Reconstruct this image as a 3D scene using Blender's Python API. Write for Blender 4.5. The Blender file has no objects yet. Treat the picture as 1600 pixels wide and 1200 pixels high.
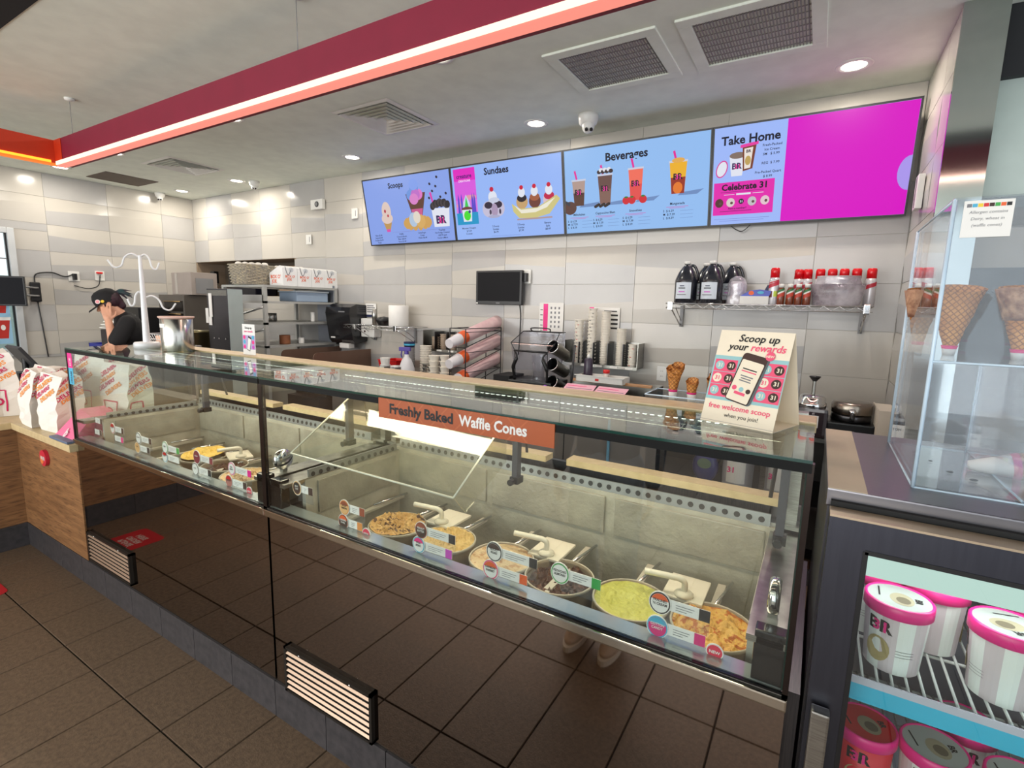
import bpy, bmesh, math, random
from mathutils import Vector, Matrix
random.seed(7)
C = bpy.context.scene.collection
PI = math.pi

# ------------------------------------------------------------------ camera
def make_camera():
    yaw, pitch, roll = [math.radians(a) for a in (30.952, -8.636, 1.392)]
    fw = Vector((-math.sin(yaw)*math.cos(pitch), math.cos(yaw)*math.cos(pitch), math.sin(pitch)))
    rt = Vector((math.cos(yaw), math.sin(yaw), 0)); up = rt.cross(fw)
    r2 = rt*math.cos(roll) + up*math.sin(roll); u2 = -rt*math.sin(roll) + up*math.cos(roll)
    cd = bpy.data.cameras.new('camera'); co = bpy.data.objects.new('camera', cd); C.objects.link(co)
    cd.sensor_width = 36; cd.lens = 791.64/1600*36; cd.clip_start = .02; cd.clip_end = 200
    m = Matrix(((r2.x, u2.x, -fw.x, 1.729), (r2.y, u2.y, -fw.y, -1.093), (r2.z, u2.z, -fw.z, 1.66), (0, 0, 0, 1)))
    co.matrix_world = m; bpy.context.scene.camera = co
make_camera()
sc = bpy.context.scene
sc.view_settings.view_transform = 'Standard'; sc.view_settings.look = 'None'
sc.view_settings.gamma = 1; sc.view_settings.use_curve_mapping = False
sc.view_settings.exposure = 0.42
sc.cycles.transparent_max_bounces = 24; sc.cycles.max_bounces = 10; sc.cycles.glossy_bounces = 6
sc.cycles.caustics_reflective = False; sc.cycles.caustics_refractive = False
sc.cycles.sample_clamp_indirect = 6

w = bpy.data.worlds.new('world'); sc.world = w; w.use_nodes = True
bg = w.node_tree.nodes['Background']; bg.inputs[0].default_value = (.88, .95, 1.0, 1); bg.inputs[1].default_value = 1.1

def area(name, loc, rot, sx, sy, power, col=(1, 1, 1), parent=None, spread=None):
    ld = bpy.data.lights.new(name, 'AREA'); ld.shape = 'RECTANGLE'; ld.size = sx; ld.size_y = sy
    ld.energy = power; ld.color = col
    if spread: ld.spread = spread
    o = bpy.data.objects.new(name, ld); C.objects.link(o); o.location = loc; o.rotation_euler = rot
    if parent: o.parent = parent
    return o
# daylight from the shop front behind the customer side
area('shopfront_daylight', (-2.2, -5.2, 1.9), (math.radians(90), 0, math.radians(0)), 9.0, 2.6, 280, (1.0, .98, .95))

# ------------------------------------------------------------------ materials
def S(r, g, b):
    def f(c):
        c /= 255.0
        return c/12.92 if c <= .04045 else ((c+.055)/1.055)**2.4
    return (f(r), f(g), f(b), 1)
_m = {}
def M(name, col, rough=.5, metal=0, emit=None, bdist=.004, bump=0, bscale=60, col2=None, nscale=8, coat=0, stretch=None, spec=None, trans=0):
    if name in _m: return _m[name]
    m = bpy.data.materials.new(name); m.use_nodes = True; nt = m.node_tree; b = nt.nodes['Principled BSDF']
    b.inputs['Base Color'].default_value = col; b.inputs['Roughness'].default_value = rough; b.inputs['Metallic'].default_value = metal
    if coat: b.inputs['Coat Weight'].default_value = coat; b.inputs['Coat Roughness'].default_value = .05
    if spec is not None: b.inputs['Specular IOR Level'].default_value = spec
    if trans: b.inputs['Transmission Weight'].default_value = trans
    tc = nt.nodes.new('ShaderNodeTexCoord'); mp = nt.nodes.new('ShaderNodeMapping'); nt.links.new(tc.outputs['Object'], mp.inputs[0])
    if stretch: mp.inputs['Scale'].default_value = stretch
    if emit is not None:
        b.inputs['Emission Color'].default_value = col; b.inputs['Emission Strength'].default_value = emit
        b.inputs['Base Color'].default_value = (0.0, 0.0, 0.0, 1); b.inputs['Specular IOR Level'].default_value = .2
    n = nt.nodes.new('ShaderNodeTexNoise'); n.inputs['Scale'].default_value = nscale; n.inputs['Detail'].default_value = 5
    nt.links.new(mp.outputs[0], n.inputs['Vector'])
    if emit is None:
        mx = nt.nodes.new('ShaderNodeMix'); mx.data_type = 'RGBA'
        c2 = col2 if col2 else tuple(c*.93 for c in col[:3]) + (1,)
        mx.inputs['A'].default_value = col; mx.inputs['B'].default_value = c2
        rp = nt.nodes.new('ShaderNodeMapRange'); rp.inputs['From Min'].default_value = .35; rp.inputs['From Max'].default_value = .65
        nt.links.new(n.outputs['Fac'], rp.inputs['Value']); nt.links.new(rp.outputs[0], mx.inputs['Factor'])
        nt.links.new(mx.outputs['Result'], b.inputs['Base Color'])
    if bump:
        n2 = nt.nodes.new('ShaderNodeTexNoise'); n2.inputs['Scale'].default_value = bscale; n2.inputs['Detail'].default_value = 4
        nt.links.new(mp.outputs[0], n2.inputs['Vector'])
        bp = nt.nodes.new('ShaderNodeBump'); bp.inputs['Strength'].default_value = bump; bp.inputs['Distance'].default_value = bdist
        nt.links.new(n2.outputs['Fac'], bp.inputs['Height']); nt.links.new(bp.outputs[0], b.inputs['Normal'])
    _m[name] = m
    return m
def glass(name, tint, r0=.04, rough=0.0, haze=0, hazecol=(.8, .85, .85, 1), top=1.0):
    """clear sheet: tinted transparency under a Schlick reflection, with an optional diffuse haze"""
    if name in _m: return _m[name]
    m = bpy.data.materials.new(name); m.use_nodes = True; nt = m.node_tree; nt.nodes.clear()
    out = nt.nodes.new('ShaderNodeOutputMaterial'); tr = nt.nodes.new('ShaderNodeBsdfTransparent'); gl = nt.nodes.new('ShaderNodeBsdfGlossy')
    tr.inputs[0].default_value = tint; gl.inputs['Roughness'].default_value = rough; gl.inputs[0].default_value = (1, 1, 1, 1)
    lw = nt.nodes.new('ShaderNodeLayerWeight'); lw.inputs[0].default_value = .5
    pw = nt.nodes.new('ShaderNodeMath'); pw.operation = 'POWER'; pw.inputs[1].default_value = 5
    ma = nt.nodes.new('ShaderNodeMath'); ma.operation = 'MULTIPLY_ADD'; ma.inputs[1].default_value = (top-r0); ma.inputs[2].default_value = r0
    nt.links.new(lw.outputs['Facing'], pw.inputs[0]); nt.links.new(pw.outputs[0], ma.inputs[0])
    mx = nt.nodes.new('ShaderNodeMixShader'); nt.links.new(ma.outputs[0], mx.inputs[0])
    base = tr
    if haze:
        df = nt.nodes.new('ShaderNodeBsdfDiffuse'); df.inputs[0].default_value = hazecol
        tc = nt.nodes.new('ShaderNodeTexCoord'); nz = nt.nodes.new('ShaderNodeTexNoise'); nz.inputs['Scale'].default_value = 9; nz.inputs['Detail'].default_value = 6
        nt.links.new(tc.outputs['Object'], nz.inputs['Vector'])
        mr = nt.nodes.new('ShaderNodeMapRange'); mr.inputs['From Min'].default_value = .4; mr.inputs['From Max'].default_value = .75
        mr.inputs['To Min'].default_value = haze*.4; mr.inputs['To Max'].default_value = haze*1.8
        nt.links.new(nz.outputs['Fac'], mr.inputs['Value'])
        m2 = nt.nodes.new('ShaderNodeMixShader'); nt.links.new(mr.outputs[0], m2.inputs[0])
        nt.links.new(tr.outputs[0], m2.inputs[1]); nt.links.new(df.outputs[0], m2.inputs[2]); base = m2
    nt.links.new(base.outputs[0], mx.inputs[1]); nt.links.new(gl.outputs[0], mx.inputs[2]); nt.links.new(mx.outputs[0], out.inputs[0])
    _m[name] = m
    return m
def wood(name, c1, c2, c3, rough=.45, stretch=(1.2, 1.2, 14)):
    if name in _m: return _m[name]
    m = M(name, c1, rough, stretch=stretch, nscale=2.2, col2=c2, bump=.05, bscale=12)
    nt = m.node_tree; mx = [n for n in nt.nodes if n.type == 'MIX'][0]; b = nt.nodes['Principled BSDF']
    n = nt.nodes.new('ShaderNodeTexNoise'); n.inputs['Scale'].default_value = 9; n.inputs['Detail'].default_value = 8
    mp = [q for q in nt.nodes if q.type == 'MAPPING'][0]; nt.links.new(mp.outputs[0], n.inputs['Vector'])
    r = nt.nodes.new('ShaderNodeMapRange'); r.inputs['From Min'].default_value = .5; r.inputs['From Max'].default_value = .7
    nt.links.new(n.outputs['Fac'], r.inputs['Value'])
    m2 = nt.nodes.new('ShaderNodeMix'); m2.data_type = 'RGBA'; nt.links.new(mx.outputs['Result'], m2.inputs['A']); m2.inputs['B'].default_value = c3
    nt.links.new(r.outputs[0], m2.inputs['Factor']); nt.links.new(m2.outputs['Result'], b.inputs['Base Color'])
    return m

WHITE = M('white_plastic', S(225, 224, 220), .35)
PAPER = M('white_paper', S(232, 230, 226), .7)
CARD = M('ivory_card', S(240, 228, 205), .6)
BLACK = M('black_plastic', S(18, 18, 20), .35)
MATTBLACK = M('matt_black', S(14, 14, 15), .7)
GREY = M('grey_plastic', S(130, 130, 132), .4)
DGREY = M('dark_grey_plastic', S(60, 60, 63), .4)
STEEL = M('brushed_steel', S(178, 176, 170), .28, 1, stretch=(1, 1, 30), nscale=20, col2=S(150, 148, 143), bump=.04, bscale=80)
DSTEEL = M('dark_steel', S(92, 90, 92), .33, 1, stretch=(30, 1, 1), nscale=18, col2=S(78, 78, 82))
CHROME = M('chrome', S(215, 215, 215), .1, 1)
STEELTOP = M('steel_top', S(120, 118, 122), .3, 1, stretch=(1, 30, 1), nscale=16)
PINK = M('magenta_print', S(232, 40, 130), .5)
HOTPINK = M('hot_pink', S(236, 30, 140), .4)
ORANGE = M('orange_print', S(226, 92, 34), .5)
RED = M('red_plastic', S(205, 22, 22), .35)
BLUE = M('blue_plastic', S(28, 40, 150), .4)
DBLUE = M('navy_print', S(24, 32, 70), .5)
TEAL = M('teal_print', S(130, 190, 196), .6)
BROWNPR = M('brown_print', S(60, 35, 28), .6)
GREEN = M('green_print', S(60, 160, 70), .5)
LIGHTBLUE = M('light_blue_print', S(70, 170, 205), .5)
YELLOW = M('yellow_print', S(235, 200, 50), .5)
GREYPR = M('grey_print', S(120, 120, 125), .6)
BLACKPR = M('black_print', S(22, 20, 22), .6)
CREAMTOP = M('cream_stone', S(206, 184, 142), .4, col2=S(194, 172, 130), nscale=30)
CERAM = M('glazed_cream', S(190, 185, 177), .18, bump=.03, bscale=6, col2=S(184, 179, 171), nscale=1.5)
CERGR = M('glazed_facet_shade', S(177, 175, 173), .18, bump=.03, bscale=6, col2=S(168, 166, 165), nscale=1.5)  # greyer tint puts the shading of the tilted facets into the tile colour
GROUTW = M('wall_grout', S(186, 182, 174), .8)
CEIL = M('ceiling_paint', S(234, 240, 230), .8, bump=.02, bscale=200)
FLOORT = M('floor_tile_brown', S(118, 97, 78), .5, col2=S(98, 80, 64), nscale=60, bump=.3, bscale=160)
GROUTF = M('floor_grout', S(26, 21, 18), .9)
BASET = M('base_tile_grey', S(66, 62, 64), .5, col2=S(50, 48, 50), nscale=26, bump=.08, bscale=90)
BRONZE = M('bronze_mirror_panel', S(150, 136, 127), .03, 1)
FROST = M('frosted_liner', S(188, 184, 170), .40, bump=.5, bdist=.010, bscale=30, col2=S(160, 156, 142), nscale=7)
FROST2 = M('frosted_plate', S(166, 162, 148), .30, bump=.5, bdist=.006, bscale=60, col2=S(146, 142, 130), nscale=9)
GLASS_TOP = glass('glass_counter_top', (.80, .88, .84, 1), .06)
GLASS_FRONT = glass('glass_clear', (.93, .96, .945, 1), .045)
GLASS_EDGE = M('green_glass_edge', S(30, 62, 54), .1)
ACRYLIC = glass('acrylic_sheet', (.95, .97, .985, 1), .05, haze=.018, hazecol=(.75, .85, .95, 1))
ACRYL_EDGE = M('acrylic_edge', S(200, 222, 240), .2)
PANE = glass('lid_pane', (.94, .94, .91, 1), .05, haze=.035, hazecol=(.85, .76, .52, 1))  # warm haze colour stands in for the yellow light band on the pane
SOFTPLAST = glass('clear_plastic', (.86, .86, .88, 1), .08, rough=.1, haze=.25, hazecol=(.8, .78, .8, 1))
SMOKED = glass('smoked_plastic', (.84, .84, .88, 1), .05, rough=.03, haze=.03, hazecol=(.3, .3, .33, 1))
WOODN = wood('oak_laminate', S(150, 108, 70), S(122, 86, 55), S(92, 64, 42))
SKIN = M('skin', S(214, 160, 132), .5)
CLOTHB = M('black_cloth', S(16, 16, 19), .85)
WAFFLE = M('waffle_cone', S(214, 150, 78), .6, bump=.3, bscale=120, col2=S(184, 118, 56), nscale=30)
def _grid():
    nt = WAFFLE.node_tree; b = nt.nodes['Principled BSDF']; mp = [q for q in nt.nodes if q.type == 'MAPPING'][0]; mx = [q for q in nt.nodes if q.type == 'MIX'][0]; out = []
    for r in (.75, -.75):
        m2 = nt.nodes.new('ShaderNodeMapping'); m2.inputs['Rotation'].default_value = (0, r, 0); nt.links.new(mp.outputs[0], m2.inputs[0])
        w = nt.nodes.new('ShaderNodeTexWave'); w.inputs['Scale'].default_value = 38; w.bands_direction = 'X'; nt.links.new(m2.outputs[0], w.inputs[0])
        g = nt.nodes.new('ShaderNodeMath'); g.operation = 'GREATER_THAN'; g.inputs[1].default_value = .86; nt.links.new(w.outputs['Fac'], g.inputs[0]); out.append(g)
    a = nt.nodes.new('ShaderNodeMath'); a.operation = 'MAXIMUM'; nt.links.new(out[0].outputs[0], a.inputs[0]); nt.links.new(out[1].outputs[0], a.inputs[1])
    m3 = nt.nodes.new('ShaderNodeMix'); m3.data_type = 'RGBA'; nt.links.new(a.outputs[0], m3.inputs['Factor']); nt.links.new(mx.outputs['Result'], m3.inputs['A']); m3.inputs['B'].default_value = S(150, 92, 42)
    nt.links.new(m3.outputs['Result'], b.inputs['Base Color'])
_grid()
LED = M('led_white', (1, .97, .90, 1), .5, emit=7)

# ------------------------------------------------------------------ mesh builder
class MB:
    def __init__(s): s.v = []; s.f = []; s.fm = []; s.sm = []; s.mats = []
    def mi(s, m):
        if m not in s.mats: s.mats.append(m)
        return s.mats.index(m)
    def raw(s, vs, fs, m, smooth=False):
        b = len(s.v); s.v += [tuple(v) for v in vs]; k = s.mi(m)
        for f in fs: s.f.append([b+i for i in f]); s.fm.append(k); s.sm.append(smooth)
        return s
    def poly(s, pts, m): return s.raw(pts, [list(range(len(pts)))], m)
    def box(s, x0, y0, z0, x1, y1, z1, m, T=None):
        vs = [(x, y, z) for x in (x0, x1) for y in (y0, y1) for z in (z0, z1)]
        if T: vs = [T @ Vector(v) for v in vs]
        return s.raw(vs, [(0, 1, 3, 2), (4, 6, 7, 5), (0, 4, 5, 1), (2, 3, 7, 6), (0, 2, 6, 4), (1, 5, 7, 3)], m)
    def bbox(s, x0, y0, z0, x1, y1, z1, m, r=.004, T=None):
        """box with bevelled edges"""
        r = min(r, (x1-x0)*.45, (y1-y0)*.45, (z1-z0)*.45)
        bm = bmesh.new(); bmesh.ops.create_cube(bm, size=1)
        for v in bm.verts: v.co = Vector(((x0+x1)/2+v.co.x*(x1-x0), (y0+y1)/2+v.co.y*(y1-y0), (z0+z1)/2+v.co.z*(z1-z0)))
        bmesh.ops.bevel(bm, geom=list(bm.edges), offset=r, segments=2, affect='EDGES', profile=.7)
        vs = [v.co.copy() for v in bm.verts]; fs = [[v.index for v in f.verts] for f in bm.faces]
        bm.free()
        if T: vs = [T @ v for v in vs]
        return s.raw(vs, fs, m)
    def cyl(s, p0, p1, r0, r1=None, m=None, n=16, caps=(1, 1), smooth=True):
        r1 = r0 if r1 is None else r1; p0 = Vector(p0); p1 = Vector(p1); d = (p1-p0).normalized()
        a = d.orthogonal().normalized(); b = d.cross(a)
        ring = lambda p, r: [p+(a*math.cos(t)+b*math.sin(t))*r for t in [2*PI*i/n for i in range(n)]]
        s.raw(ring(p0, r0)+ring(p1, r1), [(i, (i+1) % n, n+(i+1) % n, n+i) for i in range(n)], m, smooth)
        if caps[0]: s.raw(ring(p0, r0), [list(range(n))[::-1]], m)
        if caps[1]: s.raw(ring(p1, r1), [list(range(n))], m)
        return s
    def tube(s, pts, r, m, n=8, closed=False):
        pts = [Vector(p) for p in pts]; N = len(pts); rings = []; ref = None
        for i, p in enumerate(pts):
            if closed: d = (pts[(i+1) % N]-pts[i-1]).normalized()
            else: d = ((pts[min(i+1, N-1)]-pts[max(i-1, 0)])).normalized()
            if ref is None: ref = d.orthogonal().normalized()
            a = (ref-d*ref.dot(d))
            a = a.normalized() if a.length > 1e-6 else d.orthogonal().normalized()
            ref = a; b = d.cross(a); rr = r[i] if isinstance(r, (list, tuple)) else r
            rings += [p+(a*math.cos(2*PI*k/n)+b*math.sin(2*PI*k/n))*rr for k in range(n)]
        fs = []
        for i in range(N if closed else N-1):
            j = (i+1) % N
            fs += [(i*n+k, i*n+(k+1) % n, j*n+(k+1) % n, j*n+k) for k in range(n)]
        if not closed: fs += [list(range(n))[::-1], [(N-1)*n+k for k in range(n)]]
        return s.raw(rings, fs, m, True)
    def lathe(s, c, prof, m, n=24, T=None, smooth=True, sx=1, sy=1, cap=True):
        c = Vector(c); vs = []
        for r, z in prof:
            for k in range(n):
                v = Vector((r*sx*math.cos(2*PI*k/n), r*sy*math.sin(2*PI*k/n), z)); vs.append((T @ v if T else v)+c)
        N = len(prof); fs = []
        for i in range(N-1): fs += [(i*n+k, i*n+(k+1) % n, (i+1)*n+(k+1) % n, (i+1)*n+k) for k in range(n)]
        if cap and prof[0][0] > 1e-5: fs.append(list(range(n))[::-1])
        if cap and prof[-1][0] > 1e-5: fs.append([(N-1)*n+k for k in range(n)])
        return s.raw(vs, fs, m, smooth)
    def prism(s, pts, n, t, m):
        """polygon pts extruded along vector n by t"""
        pts = [Vector(p) for p in pts]; q = [p+Vector(n)*t for p in pts]; k = len(pts)
        return s.raw(pts+q, [list(range(k))[::-1], list(range(k, 2*k))]+[(i, (i+1) % k, k+(i+1) % k, k+i) for i in range(k)], m)
    def ell(s, c, rx, ry, rz, m, n=14, T=None):
        prof = [(math.sin(PI*i/10), -math.cos(PI*i/10)) for i in range(11)]; prof[0] = (0, -1); prof[-1] = (0, 1)
        vs = []; fs = []
        for r, z in prof:
            for k in range(n):
                v = Vector((r*rx*math.cos(2*PI*k/n), r*ry*math.sin(2*PI*k/n), z*rz)); vs.append((T @ v if T else v)+Vector(c))
        for i in range(10): fs += [(i*n+k, i*n+(k+1) % n, (i+1)*n+(k+1) % n, (i+1)*n+k) for k in range(n)]
        return s.raw(vs, fs, m, True)
    # flat print on a plane given by origin, right and up vectors
    def pl(s, o, r, u, pts, m):
        o = Vector(o); r = Vector(r); u = Vector(u)
        return s.poly([o+r*a+u*b for a, b in pts], m)
    def rect(s, o, r, u, a0, b0, a1, b1, m): return s.pl(o, r, u, [(a0, b0), (a1, b0), (a1, b1), (a0, b1)], m)
    def disc(s, o, r, u, a, b, ra, rb, m, n=20, rot=0):
        return s.pl(o, r, u, [(a+ra*math.cos(t)*math.cos(rot)-rb*math.sin(t)*math.sin(rot), b+ra*math.cos(t)*math.sin(rot)+rb*math.sin(t)*math.cos(rot)) for t in [2*PI*i/n for i in range(n)]], m)
    def text(s, txt, size, m, o, r, u, align='LEFT', bold=0.0, shear=0, sx=1):
        vs, fs, wd = glyphs(txt, bold)
        off = {'LEFT': 0, 'CENTER': -wd/2, 'RIGHT': -wd}[align]
        o = Vector(o); r = Vector(r); u = Vector(u)
        return s.raw([o+r*((x+off+y*shear)*size*sx)+u*(y*size) for x, y in vs], fs, m)
    def build(s, name, parent=None, label=None, cat=None, group=None, kind=None, loc=None, rz=0):
        me = bpy.data.meshes.new(name); me.from_pydata(s.v, [], s.f)
        for m in s.mats: me.materials.append(m)
        me.polygons.foreach_set('material_index', s.fm); me.polygons.foreach_set('use_smooth', s.sm); me.update()
        o = bpy.data.objects.new(name, me); C.objects.link(o)
        if loc: o.location = loc
        if rz: o.rotation_euler = (0, 0, rz)
        if parent: o.parent = parent
        tag(o, label, cat, group, kind)
        return o
_g = {}
def glyphs(txt, bold):
    k = (txt, bold)
    if k not in _g:
        cu = bpy.data.curves.new('t', 'FONT'); cu.body = txt; cu.size = 1; cu.resolution_u = 2; cu.offset = bold
        o = bpy.data.objects.new('t', cu); C.objects.link(o); bpy.context.view_layer.update()
        me = o.evaluated_get(bpy.context.evaluated_depsgraph_get()).to_mesh()
        vs = [(v.co.x, v.co.y) for v in me.vertices]; fs = [list(p.vertices) for p in me.polygons]
        bpy.data.objects.remove(o); bpy.data.curves.remove(cu)
        _g[k] = (vs, fs, max([v[0] for v in vs] or [0]))
    return _g[k]
def tag(o, label=None, cat=None, group=None, kind=None):
    if label: o['label'] = label
    if cat: o['category'] = cat
    if group: o['group'] = group
    if kind: o['kind'] = kind
def thing(name, label, cat, loc=(0, 0, 0), rz=0, group=None):
    o = bpy.data.objects.new(name, None); C.objects.link(o); o.location = loc; o.rotation_euler = (0, 0, rz); o.empty_display_size = .1
    tag(o, label, cat, group); return o
def copy_tree(o, parent=None):
    c = o.copy(); C.objects.link(c)
    if parent: c.parent = parent
    for ch in list(o.children): copy_tree(ch, c)
    return c
def dup(o, loc, rz=None, label=None, group=None):
    c = copy_tree(o); c.location = loc
    if rz is not None: c.rotation_euler = (0, 0, rz)
    if label: c['label'] = label
    if group: c['group'] = group
    return c
def path(pts, per=6):
    """Catmull-Rom through pts"""
    P = [Vector(p) for p in pts]; P = [P[0]*2-P[1]]+P+[P[-1]*2-P[-2]]; out = []
    for i in range(1, len(P)-2):
        for k in range(per):
            t = k/per; a, b, c, d = P[i-1:i+3]
            out.append(.5*((2*b)+(c-a)*t+(2*a-5*b+4*c-d)*t*t+(3*b-3*c+d-a)*t**3))
    out.append(P[-2]); return out
XR, XL, YB, ZC = 2.141, -6.017, 2.929, 3.044
EX, EY, EZ = Vector((1, 0, 0)), Vector((0, 1, 0)), Vector((0, 0, 1))
# ================================================================== SETTING
# floor: dark grout bed with single tiles, the far ones joined
fb = MB().box(-7, -5.2, -.05, 4.5, 3.2, -.006, GROUTF).build('floor', kind='structure')
TW, TL, G = .305, .61, .0048
tm = MB(); hx, hy = TW-G, TL-G
tm.raw([(0, 0, -.006), (hx, 0, -.006), (hx, hy, -.006), (0, hy, -.006), (.002, .002, 0), (hx-.002, .002, 0), (hx-.002, hy-.002, 0), (.002, hy-.002, 0)],
       [(4, 5, 6, 7), (0, 1, 5, 4), (1, 2, 6, 5), (2, 3, 7, 6), (3, 0, 4, 7)], FLOORT)
t0 = tm.build('tile', fb); n = 0; rest = MB()
for i in range(-22, 14):
    for j in range(-8, 5):
        x = i*TW; y = -.284-TL+j*TL+TL
        y = -.284+j*TL
        if y > 2.7: continue
        if -10 <= i <= 6 and -4 <= j <= 0:
            if n: o = t0.copy(); C.objects.link(o)
            else: o = t0
            o.location = (x, y, random.uniform(-.0006, .0006)); n += 1
        else: rest.box(x, y, -.006, x+hx, y+hy, 0, FLOORT)
rest.build('tile_field', fb, kind='stuff')

# walls: grout-coloured slab, glazed tiles with two slanting facets
SKIRT = .95
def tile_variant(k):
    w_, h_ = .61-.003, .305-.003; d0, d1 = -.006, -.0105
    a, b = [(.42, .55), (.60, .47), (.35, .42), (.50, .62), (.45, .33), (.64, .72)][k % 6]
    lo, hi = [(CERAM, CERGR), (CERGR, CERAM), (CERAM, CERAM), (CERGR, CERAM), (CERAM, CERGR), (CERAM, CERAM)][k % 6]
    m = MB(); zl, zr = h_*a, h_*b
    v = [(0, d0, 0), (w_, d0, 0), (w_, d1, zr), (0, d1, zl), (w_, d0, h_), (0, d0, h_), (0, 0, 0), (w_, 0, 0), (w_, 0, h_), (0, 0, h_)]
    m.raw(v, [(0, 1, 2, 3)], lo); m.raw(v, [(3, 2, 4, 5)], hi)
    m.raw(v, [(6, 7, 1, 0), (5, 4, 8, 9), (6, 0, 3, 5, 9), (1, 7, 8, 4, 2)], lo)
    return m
_tv = {}
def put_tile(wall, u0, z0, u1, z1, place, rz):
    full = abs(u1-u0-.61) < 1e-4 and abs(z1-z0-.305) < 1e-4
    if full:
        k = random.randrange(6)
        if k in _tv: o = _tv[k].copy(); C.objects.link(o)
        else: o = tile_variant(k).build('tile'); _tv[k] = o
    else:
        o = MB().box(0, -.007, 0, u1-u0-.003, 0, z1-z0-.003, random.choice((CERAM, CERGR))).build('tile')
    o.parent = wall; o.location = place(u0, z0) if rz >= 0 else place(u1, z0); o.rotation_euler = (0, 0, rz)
def tile_wall(wall, ua, ub, ujo, rows, place, rz, hole=None):
    u = ujo
    while u > ua: u -= .61
    while u < ub:
        for z0, z1 in rows:
            a0, a1 = max(u, ua), min(u+.61, ub); b0, b1 = z0, min(z1, ZC)
            if a1-a0 < .02 or b1-b0 < .02: continue
            rects = [(a0, b0, a1, b1)]
            if hole:
                hx0, hz0, hx1, hz1 = hole
                if a0 < hx1 and a1 > hx0 and b0 < hz1 and b1 > hz0:
                    rects = []; 
                    if b1 > hz1: rects.append((a0, hz1, a1, b1))
                    if b0 < hz0: rects.append((a0, b0, a1, hz0))
                    m0, m1 = max(b0, hz0), min(b1, hz1)
                    if a0 < hx0: rects.append((a0, m0, hx0, m1))
                    if a1 > hx1: rects.append((hx1, m0, a1, m1))
            for r in rects:
                if r[2]-r[0] > .02 and r[3]-r[1] > .02: put_tile(wall, *r, place, rz)
        u += .61
rows = [(.95+.305*k, .95+.305*(k+1)) for k in range(7)]
NX0, NZ0, NX1, NZ1 = -6.0, 1.72, -3.80, 2.185     # pass-through niche in the back wall
wb = MB()
wb.box(XL-.2, YB+.006, 0, NX0, YB+.12, ZC+.1, GROUTW).box(NX1, YB+.006, 0, XR+.3, YB+.12, ZC+.1, GROUTW)
wb.box(NX0, YB+.006, NZ1, NX1, YB+.12, ZC+.1, GROUTW).box(NX0, YB+.006, 0, NX1, YB+.12, NZ0, GROUTW)
wallb = wb.build('wall_back', kind='structure')
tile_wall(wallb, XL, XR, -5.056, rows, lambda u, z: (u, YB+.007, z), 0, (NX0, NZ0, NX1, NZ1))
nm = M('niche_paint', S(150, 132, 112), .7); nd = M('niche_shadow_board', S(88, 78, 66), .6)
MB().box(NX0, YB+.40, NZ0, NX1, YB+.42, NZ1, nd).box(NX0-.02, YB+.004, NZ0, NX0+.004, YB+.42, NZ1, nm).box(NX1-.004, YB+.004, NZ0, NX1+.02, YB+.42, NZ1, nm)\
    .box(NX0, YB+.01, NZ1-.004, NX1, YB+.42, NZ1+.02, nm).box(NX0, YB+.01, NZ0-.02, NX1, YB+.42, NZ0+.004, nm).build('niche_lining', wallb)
wall = MB().box(XL-.2, -5.2, 0, XL-.006, .34, ZC+.1, GROUTW).box(XL-.2, .34, 2.39, XL-.006, 1.0, ZC+.1, GROUTW).box(XL-.2, .34, 0, XL-.006, 1.0, .98, GROUTW)\
    .box(XL-.2, 1.0, 0, XL-.006, YB+.2, ZC+.1, GROUTW).build('wall_left', kind='structure')
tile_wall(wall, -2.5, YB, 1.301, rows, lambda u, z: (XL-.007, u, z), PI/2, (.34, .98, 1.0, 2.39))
wr = MB().box(XR+.007, 2.07, 0, XR+.15, YB+.12, ZC+.1, GROUTW).build('wall_right', kind='structure')
def place_r(u, z): return (XR+.007, u, z)
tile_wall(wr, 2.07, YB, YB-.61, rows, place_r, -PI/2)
MB().box(XR-.003, 2.045, 0, XR+.158, 2.068, ZC, M('polished_end_cap', S(196, 202, 200), .09, 1)).build('trim_1', kind='structure')
pale = M('pale_paint', S(190, 205, 200), .6)
MB().box(XR+.158, 2.20, 0, 4.5, 2.3, 1.90, M('black_door_leaf', S(20, 20, 22), .4)).box(XR+.158, 2.20, 2.17, 4.5, 2.3, 2.74, pale)\
    .box(XR+.158, 2.18, 2.17, 4.5, 2.2, 2.22, M('rail_grey', S(130, 140, 138), .4, .5)).box(XR+.158, 2.20, 1.90, 4.5, 2.3, 2.17, M('taupe_paint', S(140, 130, 118), .7)).build('wall_side_passage', kind='structure')
MB().box(XR+.158, 2.16, 2.74, 4.5, 2.3, ZC+.05, M('black_soffit_paint', S(24, 26, 32), .6)).build('trim_2', kind='structure')
# ceiling
MB().box(XL-.2, -.01, ZC, 4.5, YB+.2, ZC+.06, CEIL).build('ceiling', kind='structure')
MB().box(XL-.2, -1.6, ZC-.004, 4.5, -.01, ZC+.06, M('open_ceiling_black', S(16, 16, 18), .9)).build('ceiling_dark_bay', kind='structure')
MB().box(XL-.2, -5.2, ZC, 4.5, -1.6, ZC+.06, CEIL).build('ceiling_front', kind='structure')
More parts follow.
